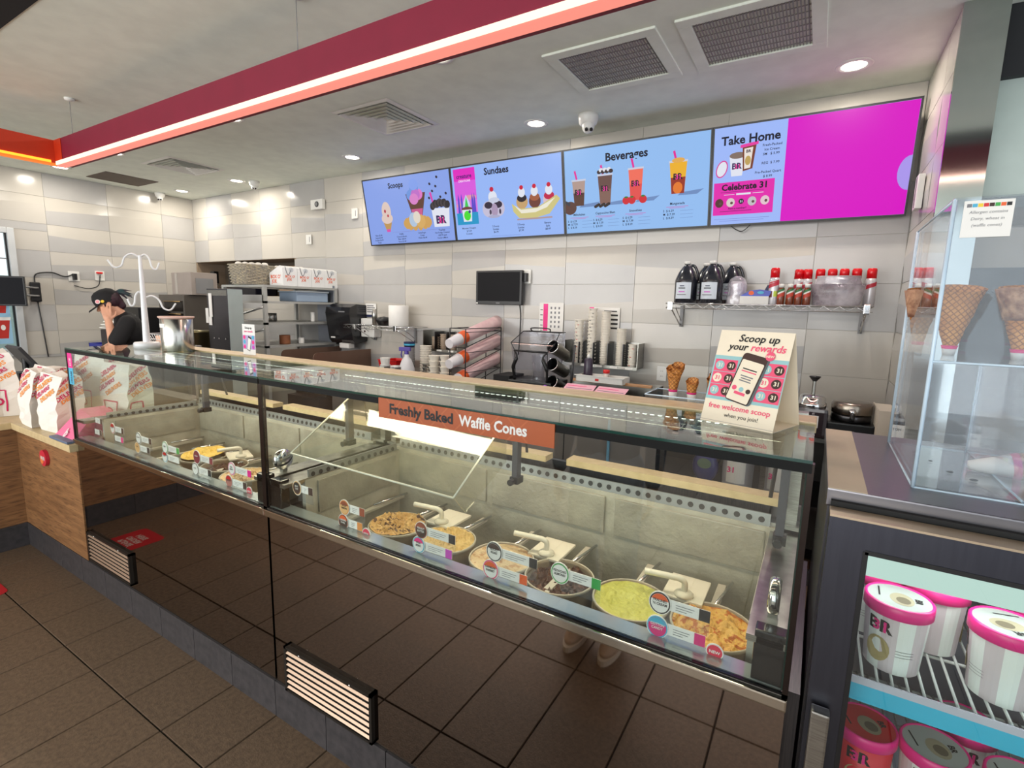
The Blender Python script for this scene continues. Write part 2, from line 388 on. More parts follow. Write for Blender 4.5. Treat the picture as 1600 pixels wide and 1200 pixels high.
# base course of tiles in front of the counter line
bb = MB().box(-2.70, .004, 0, 1.765, .03, .160, GROUTF).build('baseboard_front', kind='structure')
bt = MB().bbox(0, 0, 0, TW-.003, .010, .157, BASET, .002).build('tile', bb)
k = 0
for i in range(-9, 6):
    o = bt if k == 0 else bt.copy()
    if k: C.objects.link(o)
    o.location = (i*TW+.0015, -.003, 0); k += 1
bl = MB().box(-2.72, -5, 0, -2.69, .03, .155, GROUTF).build('baseboard_left', kind='structure')
for j in range(0, 8):
    o = bt.copy(); C.objects.link(o); o.parent = bl; o.rotation_euler = (0, 0, PI/2); o.location = (-2.683, -(j+1)*TW, 0)

# drive-up window in the left wall
wd = MB(); FR = M('white_aluminium', S(205, 208, 210), .35, .3)
for a in ((.34, .98, .40, 2.39), (.94, .98, 1.0, 2.39), (.40, 2.33, .94, 2.39), (.40, .98, .94, 1.06)): wd.bbox(XL-.05, a[0], a[1], XL+.035, a[2], a[3], FR, .005)
wf = wd.build('window_1', kind='structure')
MB().box(XL-.02, .40, 1.06, XL-.012, .94, 2.33, GLASS_FRONT).build('pane', wf)
MB().box(XL-.03, .925, 1.06, XL+.0, .94, 2.33, BLACK).box(XL-.03, .40, 2.05, XL-.0, .925, 2.062, GREY).build('gasket', wf)
# what stands outside: pale wall opposite in daylight
MB().box(XL-3.0, -3, 0, XL-2.9, 6, 1.95, M('opposite_render', S(186, 205, 200), .8)).build('wall_across_lane', kind='structure')
MB().box(XL-3.0, -3, -.05, XL-.2, 6, 0, M('lane_asphalt', S(90, 92, 95), .9)).build('ground_outside', kind='structure')

# ------------------------------------------------------------------ ceiling fittings
def downlight(x, y, label, first=[None]):
    if first[0]:
        return dup(first[0], (x, y, ZC), label=label)
    t = thing('ceiling_downlight', label, 'ceiling light', (x, y, ZC), group='round downlights in the ceiling')
    MB().lathe((0, 0, 0), [(.062, .012), (.064, -.004), (.088, -.005), (.094, 0), (.094, .002)], WHITE, 28).build('trim_ring', t)
    MB().lathe((0, 0, 0), [(.0, -.001), (.062, -.001)], M('downlight_lens', (1, .93, .80, 1), emit=9), 24).build('lens', t)
    ld = bpy.data.lights.new('lamp', 'AREA'); ld.shape = 'DISK'; ld.size = .11; ld.energy = 8; ld.color = (1, .92, .80)
    lo = bpy.data.objects.new('lamp', ld); C.objects.link(lo); lo.parent = t; lo.location = (0, 0, -.012)
    first[0] = t; return t
for x, y, l in ((-.26, 1.32, 'round downlight tucked under the pink light beam, above the middle of the counter'), (-2.27, 2.49, 'round downlight just left of the first menu screen'),
                (-.267, 2.50, 'round downlight above the sundaes menu screen'), (1.75, 2.515, 'large bright round downlight nearest the right wall'),
                (-5.50, 1.31, 'round downlight below the orange corner of the light beam'), (-5.52, 2.555, 'round downlight nearest the far left corner of the room'),
                (-4.285, 2.55, 'round downlight beside the ceiling camera over the steel rack'), (-4.29, 1.335, 'round downlight half hidden by the left end of the pink beam'),
                (-2.30, 1.33, 'small round downlight peeking below the middle of the pink beam')):
    downlight(x, y, l)
def egg(x0, y0, x1, y1, label):
    t = thing('return_air_vent', label, 'ceiling vent', ((x0+x1)/2, (y0+y1)/2, ZC), group='square return air vents')
    a, b = (x1-x0)/2, (y1-y0)/2; m = MB(); q = .065
    for r in ((-a, -b, a, -b+q), (-a, b-q, a, b), (-a, -b+q, -a+q, b-q), (a-q, -b+q, a, b-q)): m.bbox(r[0], r[1], -.012, r[2], r[3], .002, CEIL, .003)
    m.build('frame', t)
    MB().box(-a+q, -b+q, .02, a-q, b-q, .03, M('vent_dark', S(30, 28, 26), .8)).build('backing', t)
    g = MB(); n = 34
    for i in range(n):
        x = -a+q+(2*a-2*q)*(i+.5)/n; T = Matrix.Translation((x, 0, .004)) @ Matrix.Rotation(.5, 4, 'Y'); g.box(-.0015, -b+q, -.010, .0015, b-q, .010, M('vent_blade', S(150, 147, 140), .45, .6), T)
    for i in range(8): y = -b+q+(2*b-2*q)*(i+.5)/8; g.box(-a+q, y-.001, -.004, a-q, y+.001, .012, M('vent_blade', S(150, 147, 140), .45, .6))
    g.build('blades', t, kind='stuff')
egg(.262, 1.585, .892, 2.175, 'square return vent in the ceiling, the left one of the large pair')
egg(.985, 1.585, 1.620, 2.190, 'square return vent in the ceiling nearest the big downlight')
def louvre(cx, cy, a, label):
    t = thing('louvred_air_diffuser', label, 'ceiling vent', (cx, cy, ZC), group='louvred supply diffusers')
    def ring(name, r0, r1, z0, z1):
        m = MB(); v = []
        for r, z in ((r0, z0), (r1, z1)): v += [(-r, -r, z), (r, -r, z), (r, r, z), (-r, r, z)]
        v += [(x, y, z+.004) for x, y, z in v]
        m.raw(v, [(0, 1, 5, 4), (1, 2, 6, 5), (2, 3, 7, 6), (3, 0, 4, 7), (8, 12, 13, 9), (9, 13, 14, 10), (10, 14, 15, 11), (11, 15, 12, 8)], WHITE); m.build(name, t)
    ring('frame', a, a-.035, -.002, -.008)
    MB().box(-a+.03, -a+.03, .03, a-.03, a-.03, .035, MATTBLACK).build('backing', t)
    r = a-.045
    for i in range(5): ring('louvre', r, r-.024, -.014, .004); r -= .047
    MB().box(-r, -r, -.01, r, r, -.004, WHITE).build('centre_plate', t)
louvre(-1.22, 1.89, .285, 'square louvred diffuser over the middle of the counter')
louvre(-4.18, 1.915, .285, 'smaller looking louvred diffuser far left, over the register area')
MB().box(-5.74, 1.62, ZC-.006, -5.23, 2.15, ZC+.001, M('dark_vent_panel', S(92, 80, 70), .7)).build('ceiling_vent_panel', label='dark brown flat square vent panel in the ceiling near the left wall', cat='ceiling vent')
def camera_dome(x, y, label, rz, s=1.0):
    t = thing('security_camera', label, 'security camera', (x, y, ZC), rz, 'white turret cameras')
    MB().lathe((0, 0, 0), [(.058*s, 0), (.058*s, -.02*s), (.05*s, -.05*s), (.036*s, -.06*s), (0, -.06*s)], WHITE, 24).build('base', t)
    b = MB(); b.ell((0, -.012*s, -.065*s), .036*s, .036*s, .04*s, WHITE); b.build('eyeball', t)
    l = MB()
    for dx in (-.014, .014): l.cyl((dx*s, -.040*s, -.088*s), (dx*s, -.046*s, -.096*s), .009*s, .009*s, BLACK, 12)
    l.build('lens', t)
camera_dome(.15, 2.52, 'white turret camera on the ceiling above the beverages menu', .55, 1.25)
camera_dome(-4.10, 2.65, 'white turret camera on the ceiling by the downlight over the steel rack', .9)
camera_dome(-5.93, 2.48, 'white turret camera on the ceiling at the far left wall', 1.0)

# suspended light beam
def beam():
    t = thing('suspended_light_beam', 'long suspended rectangular light beam, magenta inner face with an orange end', 'light fixture', (-3.22, .53, 2.63))
    o = Vector((-3.22, .53, 2.63)); L = lambda *a: tuple(Vector(a)-o)
    def bx(name, a, b, m, lab=None):
        x = MB().box(*L(*a), *L(*b), m).build(name, t); 
        if lab: x['label'] = lab
    MAG = M('magenta_beam', S(128, 20, 50), .5); ORG = M('orange_beam', S(200, 52, 14), .5)
    bx('far_beam', (-3.22+.02, .531, 2.617), (3.6, .62, 2.79), MAG, 'magenta beam face')
    bx('end_beam', (-3.30, -3.0, 2.630), (-3.22, .62, 2.79), ORG, 'orange beam face')
    bx('corner_panel', (-3.22, .527, 2.642), (-3.10, .53, 2.79), ORG)
    bx('light_strip', (-3.21, .524, 2.616), (3.6, .53, 2.641), M('beam_led', (1, .78, .56, 1), emit=1.25), 'warm glowing strip')
    bx('lower_lip', (-3.21, .53, 2.606), (3.6, .580, 2.616), M('beam_diffuser', (1, .29, .22, 1), emit=.78), 'pink glowing underside')
    bx('light_strip', (-3.22, -3.0, 2.628), (-3.213, .50, 2.645), M('beam_led_orange', (1, .28, .02, 1), emit=2.2))
    bx('lower_lip', (-3.27, -3.0, 2.615), (-3.215, .568, 2.628), M('beam_diffuser_orange', (1, .22, .03, 1), emit=.8))
    for x, y in ((-2.97, .56), (-.46, .56), (2.2, .56), (-3.26, .1), (-3.26, -1.2)):
        q = MB().tube([L(x, y, 2.79), L(x, y, ZC-.01)], .0018, GREY, 6); q.lathe(L(x, y, ZC), [(.03, 0), (.03, -.012), (.008, -.02), (0, -.02)], WHITE, 16); q.build('hanging_wire', t)
beam()
area('beam_glow', (.2, .55, 2.595), (0, 0, 0), 6.5, .05, 12, (1, .62, .5))
# ================================================================== DISPLAY CASES
FRAMEB = M('dark_bronze_frame', S(44, 34, 30), .25, .6)
GLOSSB = M('glossy_black', S(10, 10, 13), .12, spec=.4)
WARMLED = M('case_led', (1, .96, .86, 1), emit=5)
def case(x0, x1, label, left):
    t = thing('ice_cream_display_case', label, 'display case', (x0, 0, 0)); X = x1-x0
    B = lambda n, *a, m=STEEL, lab=None, r=0, k=None: (MB().bbox(*a, m, r) if r else MB().box(*a, m)).build(n, t, lab, kind=k)
    # lower body
    lb = MB()
    for a in ((.01, .035, .02, X-.01, .07, .857), (.01, .66, .02, X-.01, .70, .86), (.01, .07, .02, .06, .66, .86), (X-.05, .07, .02, X-.01, .66, .86), (.06, .07, .02, X-.05, .66, .06)): lb.box(*a, DGREY)
    lb.build('lower_body', t)
    B('front_panel', .011, .004, .16, X-.002, .034, .855, m=BRONZE, lab='mirror polished bronze front panel')
    B('bottom_rail', 0, -.012, .857, X, .05, .884, m=M('rail_steel', S(205, 198, 185), .16, 1), r=.004)
    B('rail_shadow_gap', 0, -.004, .884, X, .004, .892, m=GLOSSB)
    if not left: B('side_panel', X-.010, .03, .02, X+.022, .70, .88, m=DSTEEL)
    # glass
    B('front_glass', .012, 0, .892, X-.012, .006, 1.372, m=GLASS_FRONT)
    B('top_glass', .004, -.004, 1.379, X-.004, .36, 1.387, m=GLASS_TOP)
    B('front_edge', .004, -.0065, 1.361, X-.004, .010, 1.379, m=M('edge_black', S(8, 9, 9), .6, spec=.2), lab='black front edge under the glass top')
    B('glass_edge', .004, -.006, 1.380, X-.004, -.004, 1.386, m=GLASS_EDGE)
    B('end_post', 0, -.004, .86, .011, .012, 1.379, m=FRAMEB); B('end_post', X-.011, -.004, .86, X, .012, 1.379, m=FRAMEB)
    if left: B('end_glass', .006, .01, .90, .012, .62, 1.375, m=GLASS_FRONT)
    else: B('end_glass', X-.012, .01, .90, X-.006, .62, 1.375, m=GLASS_FRONT); B('end_glass_edge', X-.014, .006, .892, X-.004, .012, 1.376, m=GLASS_EDGE)
    # black foot blocks beside the labels
    if not left: B('corner_block', .013, .012, .89, .075, .05, 1.0, m=GLOSSB, r=.004)
    B('corner_block', X-.072, .012, .89, X-.013, .05, 1.005, m=GLOSSB, r=.004)
    # sill, deck and liner
    lx0, lx1 = .10, X-.09
    B('front_sill', .012, .008, .884, X-.012, .060, .892, m=M('sill_glassy', S(176, 184, 182), .12, .5))
    B('deck', .012, .012, .975, lx0-.002, .62, .99, m=STEEL); B('deck', lx1+.002, .012, .975, X-.012, .62, .99, m=STEEL); B('deck', .012, .622, 1.0, X-.012, .70, 1.012, m=STEEL)
    lin = MB()
    lin.box(lx0-.02, .085, .54, lx1+.02, .10, .80, FROST).box(lx0-.02, .61, .50, lx1+.02, .63, 1.0, FROST)
    lin.box(lx0-.02, .10, .50, lx0, .61, .985, FROST).box(lx1, .10, .50, lx1+.02, .61, .985, FROST).box(lx0-.02, .085, .48, lx1+.02, .63, .50, FROST)
    lin.build('frosted_liner', t)
    for a, b in (((lx0+.03, lx0+.03+(lx1-lx0)*.30), 0), ((lx0+(lx1-lx0)*.34, lx0+(lx1-lx0)*.655), 0), ((lx0+(lx1-lx0)*.68, lx1-.01), 0)):
        MB().bbox(a[0], .601, .845, a[1], .611, .985, FROST2, .004).build('evaporator_plate', t)
    MB().box(lx0, .155, .84, lx0+.008, .58, .97, FROST2).build('evaporator_plate', t)
    # perforated air strips with dark round holes
    def strip(p, q, nrm, up):
        p = Vector(p); q = Vector(q); d = (q-p); L_ = d.length; d.normalize(); nrm = Vector(nrm)
        m = MB(); h = .055
        m.raw([p, q, q+up*h, p+up*h]+[v-nrm*.006 for v in (p, q, q+up*h, p+up*h)], [(0, 1, 2, 3), (4, 7, 6, 5), (0, 4, 5, 1), (3, 2, 6, 7), (0, 3, 7, 4), (1, 5, 6, 2)], M('strip_steel', S(146, 148, 147), .35, .5))
        s = m.build('air_strip', t); hm = MB(); k = int(L_/.036)
        for i in range(k): hm.disc(p+nrm*.0012, d, up, .02+i*.036, h*.62, .0095, .0095, M('hole_dark', S(52, 50, 48), .6), 14)
        hm.build('vent_holes', s, kind='stuff')
    strip((lx0, .612, .985), (lx1, .612, .985), (0, -1, 0), Vector((0, .1, 1)).normalized())
    strip((lx0-.002, .12, .965), (lx0-.002, .60, .965), (1, 0, 0), Vector((-.1, 0, 1)).normalized())
    # rear structure
    B('rear_ledge', 0, .36, 1.365, X, .462, 1.392, m=CREAMTOP, lab='cream ledge along the back of the glass top', r=.004)
    B('light_bar', .05, .335, 1.366, X-.05, .357, 1.376, m=GREY)
    ld = MB(); k = int((X-.12)/.022)
    for i in range(k): ld.box(.06+i*.022, .340, 1.3625, .06+i*.022+.010, .352, 1.366, WARMLED)
    ld.build('led_strip', t, kind='stuff')
    area('case_light', (X/2, .33, 1.355), (-.25, 0, 0), X-.15, .07, 5.0, (1, .86, .62), t)
    for x in (.02, X-.05): B('rear_post', x, .64, 1.01, x+.03, .68, 1.366, m=STEEL)
    px = [.80, X-.07] if not left else [.42, X-.10]
    for x in px:
        m = MB().box(x, .47, 1.03, x+.022, .50, 1.362, M('bracket_grey', S(70, 72, 80), .4, .4)); m.box(x-.004, .462, 1.01, x+.03, .505, 1.035, BLACK)
        m.tube([(x+.011, .485, 1.34), (x-.02, .60, 1.20), (x-.03, .64, 1.06)], .006, M('bracket_grey', S(70, 72, 80), .4, .4), 6); m.build('lid_bracket', t)
        MB().cyl((x+.01, .46, 1.02), (x+.01, .44, 1.02), .012, .012, BLACK, 12).build('hinge_knob', t)
    B('rear_board', .10, .625, 1.062, .86, .69, 1.085, m=CREAMTOP); B('rear_board', .95, .625, 1.065, X-.055, .69, 1.09, m=CREAMTOP, lab='cream board behind the vents')
    B('rear_frame', .0, .68, .86, X, .70, 1.06, m=DSTEEL)
    # chrome night-cover roller
    r = MB().lathe((X-.045, .11, 1.04), [(.0, -.012), (.036, -.012), (.041, -.006), (.041, .006), (.036, .012), (0, .012)], CHROME, 22, Matrix.Rotation(PI/2, 3, 'Y'))
    r.box(X-.055, .10, .99, X-.035, .12, 1.01, STEEL); r.build('roller_wheel', t)
    return t
caseL = case(-1.737, 0, 'left ice cream display case with clear glass, next to the paper bags', True)
caseR = case(0.0, 1.747, 'right ice cream display case with the waffle cone banner on its glass', False)
def louver_grille(parent, x0, x1, z0, z1, n):
    g = MB(); f = M('grille_frame', S(70, 66, 62), .35, .8)
    for a in ((x0, z0, x1, z0+.01), (x0, z1-.01, x1, z1), (x0, z0, x0+.012, z1), (x1-.012, z0, x1, z1)): g.box(a[0], -.012, a[1], a[2], .004, a[3], f)
    go = g.build('vent_grille', parent)
    MB().box(x0+.01, -.0005, z0+.01, x1-.01, .003, z1-.01, MATTBLACK).build('backing', go)
    h = (z1-z0-.02)/n
    for i in range(n):
        z = z0+.01+h*(i+.5)
        MB().raw([(x0+.012, -.012, z-h*.20), (x1-.012, -.012, z-h*.20), (x1-.012, -.006, z+h*.08), (x0+.012, -.006, z+h*.08),
                  (x0+.012, -.0105, z-h*.23), (x1-.012, -.0105, z-h*.23), (x1-.012, -.0045, z+h*.05), (x0+.012, -.0045, z+h*.05)],
                 [(0, 1, 2, 3), (7, 6, 5, 4), (0, 4, 5, 1), (3, 2, 6, 7), (0, 3, 7, 4), (1, 5, 6, 2)], M('slat_metal', S(186, 160, 140), .42, .8)).build('slat', go)
    for x in (x0+(x1-x0)*.2, x0+(x1-x0)*.78): MB().lathe((x, -.013, z1-.005), [(.005, 0), (.003, .003), (0, .003)], CHROME, 8, Matrix.Rotation(PI/2, 3, 'X')).build('screw', go)
louver_grille(caseL, -1.690+1.737, -1.185+1.737, .185, .356, 7)
louver_grille(caseR, .083, .555, .160, .350, 7)
# slanted lid box in the right case
ln = MB(); E0, E1, E2, E3 = (.020, .10, 1.078), (.812, .10, 1.072), (.795, .43, 1.26), (.028, .43, 1.285)
ln.raw([E0, E1, E2, E3]+[(x, y+.003, z+.005) for x, y, z in (E0, E1, E2, E3)], [(3, 2, 1, 0), (4, 5, 6, 7)], PANE)
lid = ln.build('hinged_lid', caseR, 'tilted clear lid pane')
MB().prism([E1, E2, (.795, .43, 1.10), (.812, .16, 1.005)], (1, 0, 0), .004, PANE).build('side_cheek', lid)
lt = MB(); EM = M('lid_edge_clear', S(225, 222, 205), .2)
for a, b in ((E0, E1), (E1, E2), (E3, E0)): lt.tube([a, b], .0035, EM, 6)
lt.build('lid_trim', lid)

# banner on the front glass
bn = MB(); OR = M('banner_orange', S(166, 80, 34), .5, col2=S(160, 76, 32)); OR2 = M('banner_orange_light', S(178, 92, 46), .5)
bn.box(.611, -.010, 1.321, 1.203, -.0065, 1.381, OR)
o_ = Vector((.611, -.0102, 1.321))
for i in range(7):
    a = .03+i*.085
    if a+.066 > .59: continue
    bn.pl(o_, EX, EZ, [(a, 0), (a+.006, 0), (a+.066, .06), (a+.060, .06)], OR2); bn.pl(o_, EX, EZ, [(a+.06, 0), (a+.066, 0), (a+.006, .06), (a, .06)], OR2)
bs = bn.build('banner_sign', label='orange banner reading Freshly Baked Waffle Cones stuck along the case glass', cat='sign')
MB().text('Freshly Baked', .041, BLACKPR, (.655, -.0108, 1.339), EX, EZ, bold=.032, sx=1.04).build('dark_lettering', bs)
MB().text('Waffle Cones', .041, WHITE, (.915, -.0108, 1.339), EX, EZ, bold=.030, sx=.93).build('white_lettering', bs)

# ------------------------------------------------------------------ tubs, lids, labels
TUBW = M('tub_card', S(150, 134, 112), .6)
RIMW = M('tub_rim', S(196, 188, 172), .5)
def ice(name, c1, c2, nscale=14, bump=.8, c3=None):
    m = M(name, c1, .45, col2=c2, nscale=nscale, bump=min(1, bump+.2), bdist=.012, bscale=70)
    if c3:
        nt = m.node_tree; b = nt.nodes['Principled BSDF']; mx = [q for q in nt.nodes if q.type == 'MIX'][0]
        n = nt.nodes.new('ShaderNodeTexNoise'); n.inputs['Scale'].default_value = 26; n.inputs['Detail'].default_value = 3; n.inputs['Distortion'].default_value = 1.5
        tc = [q for q in nt.nodes if q.type == 'MAPPING'][0]; nt.links.new(tc.outputs[0], n.inputs['Vector'])
        r = nt.nodes.new('ShaderNodeMapRange'); r.inputs['From Min'].default_value = .56; r.inputs['From Max'].default_value = .60; nt.links.new(n.outputs['Fac'], r.inputs['Value'])
        m2 = nt.nodes.new('ShaderNodeMix'); m2.data_type = 'RGBA'; m2.inputs['B'].default_value = c3
        nt.links.new(mx.outputs['Result'], m2.inputs['A']); nt.links.new(r.outputs[0], m2.inputs['Factor']); nt.links.new(m2.outputs['Result'], b.inputs['Base Color'])
    return m
from mathutils import noise as mnoise
def tub(x, y, label, mat, rough, level=-.012, tilt=.0, seed=0, ztop=.80):
    t = thing('ice_cream_tub', label, 'ice cream tub', (x, y, ztop-.235), group='ice cream tubs in the display cases')
    MB().lathe((0, 0, 0), [(.100, 0), (.112, .228), (.112, .235), (.109, .235), (.107, .226), (.104, .12)], TUBW, 32, cap=False).build('carton', t)
    MB().lathe((0, 0, 0), [(.112, .226), (.1145, .229), (.1145, .235), (.112, .238), (.109, .236)], RIMW, 32, cap=False).build('rim', t)
    m = MB(); vs = []; fs = []; R = .1075; NR, NA = 24, 72
    vs.append((0, 0, .235+level+rough*mnoise.noise(Vector((seed, 0, 0)))))
    for i in range(1, NR+1):
        r = R*i/NR
        for k in range(NA):
            a = 2*PI*k/NA; p = Vector((r*math.cos(a), r*math.sin(a), 0)); e = min(1, (NR-i)/3)
            z = .235+level+tilt*(p.y/R)+(.25+.75*e)*rough*(mnoise.noise(p*22+Vector((seed, 3, 1)))+.8*mnoise.noise(p*60+Vector((seed, 0, 9)))+.5*mnoise.noise(p*140))
            vs.append((p.x, p.y, z))
    fs += [(0, 1+k, 1+(k+1) % NA) for k in range(NA)]
    for i in range(NR-1):
        fs += [(1+i*NA+k, 1+(i+1)*NA+k, 1+(i+1)*NA+(k+1) % NA, 1+i*NA+(k+1) % NA) for k in range(NA)]
    m.raw(vs, fs, mat, True).build('ice_cream', t)
    return t
CAR = ice('ice_caramel_nut', S(226, 188, 122), S(205, 158, 88), c3=S(92, 58, 28))
VAN = ice('ice_butter_vanilla', S(232, 200, 132), S(222, 184, 110))
COF = ice('ice_coffee', S(220, 196, 158), S(208, 180, 140), bump=.4, c3=S(190, 150, 108))
CHO = ice('ice_chocolate', S(84, 46, 24), S(52, 27, 15), bump=.7, c3=S(104, 60, 30))
LIM = ice('ice_lime', S(206, 206, 110), S(190, 188, 84), nscale=8, bump=.5)
ORA = ice('ice_orange_ribbon', S(238, 196, 104), S(226, 172, 78), c3=S(196, 110, 30))
YEL = ice('ice_yellow', S(236, 200, 100), S(226, 186, 84), bump=.4)
BEI = ice('ice_toffee', S(226, 196, 150), S(210, 176, 124), c3=S(160, 110, 60))
tub(.375, .31, 'tub of caramel ice cream with dark nut swirls, leftmost open tub in the right case', CAR, .020, .004, .0, 1)
tub(.615, .31, 'tub of pale gold ice cream, second open tub in the right case', VAN, .018, 0, -.0, 2)
tub(.862, .31, 'tub of light coffee coloured ice cream with a smooth top, between gold and chocolate tubs', COF, .008, -.004, 0, 3)
tub(1.085, .31, 'tub of dark chocolate ice cream in the right case', CHO, .022, -.03, .01, 4)
tub(1.322, .31, 'tub of pale green ice cream with a scraped flat top', LIM, .007, -.004, 0, 5)
tub(1.556, .31, 'tub of yellow ice cream with orange ribbons, rightmost tub', ORA, .014, -.006, 0, 6)
tub(-1.125, .36, 'tub of bright yellow ice cream heaped above its rim in the left case', YEL, .012, .022, .01, 7)
tub(-.885, .34, 'tub of dark chocolate ice cream in the left case beside the yellow one', CHO, .02, -.025, 0, 8)
tub(-.655, .31, 'tub of toffee coloured ice cream with brown flecks, nearest the middle post', BEI, .016, 0, 0, 9)
WLID = M('tub_lid_white', S(232, 226, 210), .4)
def tub_lid(x, y, rz, label, flip=1, first=[None]):
    if first[0]: return dup(first[0], (x, y, .795), rz, label)
    t = thing('tub_lid', label, 'tub lid', (x, y, .795), rz, 'white tub lids with bent handles')
    MB().bbox(-.062, -.045, 0, .058, .105, .010, WLID, .004).build('plate', t)
    h = MB().lathe((0, -.02, .010), [(.028, 0), (.028, .008), (.017, .016), (0, .016)], WLID, 18)
    h.tube(path([(0, -.02, .018), (0, -.02, .05), (-.012, -.024, .062), (-.04, -.032, .066), (-.115, -.05, .070)], 5), .0095, WLID, 10); h.build('handle', t)
    first[0] = t; return t
tub_lid(.515, .43, 0, 'white lid with bent handle behind the caramel nut tub')
tub_lid(.985, .43, 0, 'white lid with bent handle between coffee and chocolate tubs')
tub_lid(1.455, .43, 0, 'white lid with bent handle between green and orange ribbon tubs')
tub_lid(-.96, .47, 1.2, 'white lid with bent handle behind the chocolate tub of the left case')
for x0, x1, lab, par in ((.13, 1.65, 'rack', caseR), (-1.60, -.12, 'rack', caseL)):
    m = MB()
    ox = par.location.x
    for x in [.13+.235*k-.002 for k in range(7)]:
        m.box(x-.012, .12, .765, x+.012, .60, .775, M('divider_bar', S(206, 200, 186), .35))
        m.tube([(x, .42, .786), (x+.03, .60, .790)], .005, CHROME, 6)
    m.build('tub_rack', par)
    MB().box(.105, .10, .752, 1.645, .19, .764, M('rack_front', S(176, 178, 180), .25, .5)).build('rack_front', par)

def flavor(x, z, rc, ic, tc, label, w_=.125, badge=1, topc=None, words='', y=.045, new=0, oval=.028, text2=None):
    t = thing('flavor_label', label, 'flavor label', (x, y, z), group='flavor labels standing behind the case glass')
    s = MB().box(.018, 0, -.014, w_, .0015, .014, PAPER); s.box(w_-.024, -.0006, -.014, w_, .0, .014, tc)
    for k in range(3): s.rect((.036, -.0008, 0), EX, EZ, 0, .004-.006*k, (w_-.07)*(1, .9, .6)[k], .0055-.006*k, GREYPR)
    s.build('strip', t)
    MB().box(.0, .0016, -.050, w_, .003, .014, ACRYLIC).build('holder', t)
    if badge:
        b = MB(); rr = oval
        pts = [(.9*rr*math.cos(q), rr*math.sin(q)) for q in [2*PI*i/24 for i in range(24)]]
        b.prism([(a, -.0032, c) for a, c in pts], (0, 1, 0), .003, PAPER); b.disc((0, -.0036, 0), EX, EZ, 0, 0, .9*rr*.93, rr*.93, rc, 24); b.disc((0, -.0040, 0), EX, EZ, 0, 0, .9*rr*.82, rr*.82, ic, 24)
        if topc:
            b.pl((0, -.0044, 0), EX, EZ, [(.9*rr*.81*math.cos(q), rr*.81*math.sin(q)) for q in [.35+(PI-.7)*i/10 for i in range(11)]], topc)
        b.build('badge', t)
        if words:
            wt = MB(); ls = words.split('|')
            for i, l in enumerate(ls): wt.text(l, .0095, text2 or BLACKPR, (0, -.0048, .004-.0095*i-(.002 if len(ls) < 2 else 0)), EX, EZ, 'CENTER', bold=.02, sx=.8)
            wt.build('lettering', t)
    if new:
        m = MB(); m.prism([(w_+.022+.019*math.cos(q), -.003, -.014+.019*math.sin(q)) for q in [2*PI*i/20 for i in range(20)]], (0, 1, 0), .003, PAPER)
        m.disc((w_+.022, -.0036, -.014), EX, EZ, 0, 0, .0165, .0165, M('new_red', S(222, 50, 80), .5)); m.build('new_sticker', t)
        MB().text('NEW', .010, WHITE, (w_+.022, -.0042, -.0175), EX, EZ, 'CENTER', bold=.03).build('lettering', t)
TAN = M('label_tan', S(226, 176, 116), .5); RBR = M('label_redbrown', S(150, 70, 40), .5); MAR = M('label_maroon', S(130, 30, 50), .5)
flavor(.130, .978, TAN, BROWNPR, BROWNPR, 'small dark brown oval flavor label at the far left of the right case', .085, topc=BLACKPR, words='MINT|CHIP', text2=WHITE)
flavor(.385, .962, M('label_orange', S(222, 140, 66), .5), TAN, RBR, 'upper flavor label with an orange oval badge left of the caramel tub', .095, topc=RBR, words='GOLD|RIBBON')
flavor(.378, .908, RBR, BROWNPR, M('label_orange', S(222, 140, 66), .5), 'lower flavor label with a dark brown oval badge and a small pink new sticker', .09, topc=ORANGE, new=1, words='CARAMEL|SWIRL', text2=WHITE)
flavor(.732, .968, RBR, BROWNPR, BLACKPR, 'upper flavor label with a brown badge in front of the gold tub', .130, topc=RBR, words='PEANUT|BUTTER', text2=WHITE)
flavor(.722, .918, LIGHTBLUE, PAPER, M('label_violet', S(200, 70, 190), .5), 'lower flavor label with a striped candy colour badge in front of the gold tub', .128, topc=PINK, words='WILD|BERRY')
flavor(1.003, .974, BLACKPR, PAPER, BLACKPR, 'upper flavor label with a black rimmed badge in front of the coffee tub', .136, topc=BROWNPR, words='ROCKY|ROAD', oval=.030)
flavor(.992, .917, M('label_pink', S(230, 60, 120), .5), PAPER, ORANGE, 'lower flavor label with a pink and orange striped badge below the black one', .118, topc=ORANGE, words='RAINBOW|SHERBET', oval=.030)
flavor(1.209, .972, GREEN, PAPER, GREEN, 'flavor label with a green rimmed badge in front of the chocolate tub', .112, topc=PAPER, words='PISTACHIO|ALMOND', oval=.030)
flavor(1.470, .978, BLACKPR, PAPER, BLACKPR, 'upper flavor label with an orange topped black rimmed badge before the rightmost tub', .112, topc=ORANGE, words="PRALINES|'N CREAM", oval=.029)
flavor(1.468, .916, LIGHTBLUE, M('cotton_pink', S(214, 40, 120), .5), M('cotton_pink', S(214, 40, 120), .5), 'lower flavor label with a blue badge reading cotton candy and a round new sticker', .108, topc=LIGHTBLUE, words='COTTON|CANDY', text2=WHITE, new=1, oval=.029)
flavor(-1.60, 1.0, PAPER, PAPER, BROWNPR, 'faded flavor label at the far left end of the left case', .10, badge=0)
flavor(-1.62, .935, PAPER, PAPER, BROWNPR, 'lower faded flavor label at the far left end of the left case', .10, badge=0)
flavor(-1.372, .985, RED, PAPER, BROWNPR, 'flavor label with a red and white badge near the left end of the left case', .115, topc=RED, words='CHERRY')
flavor(-1.38, .935, PAPER, PAPER, PINK, 'lower pinkish flavor label beneath the red and white badge', .11, badge=0)
flavor(-1.092, .976, BLACKPR, PAPER, BROWNPR, 'upper flavor label with a black rimmed white badge in the left case', .12, words='COOKIES', oval=.030)
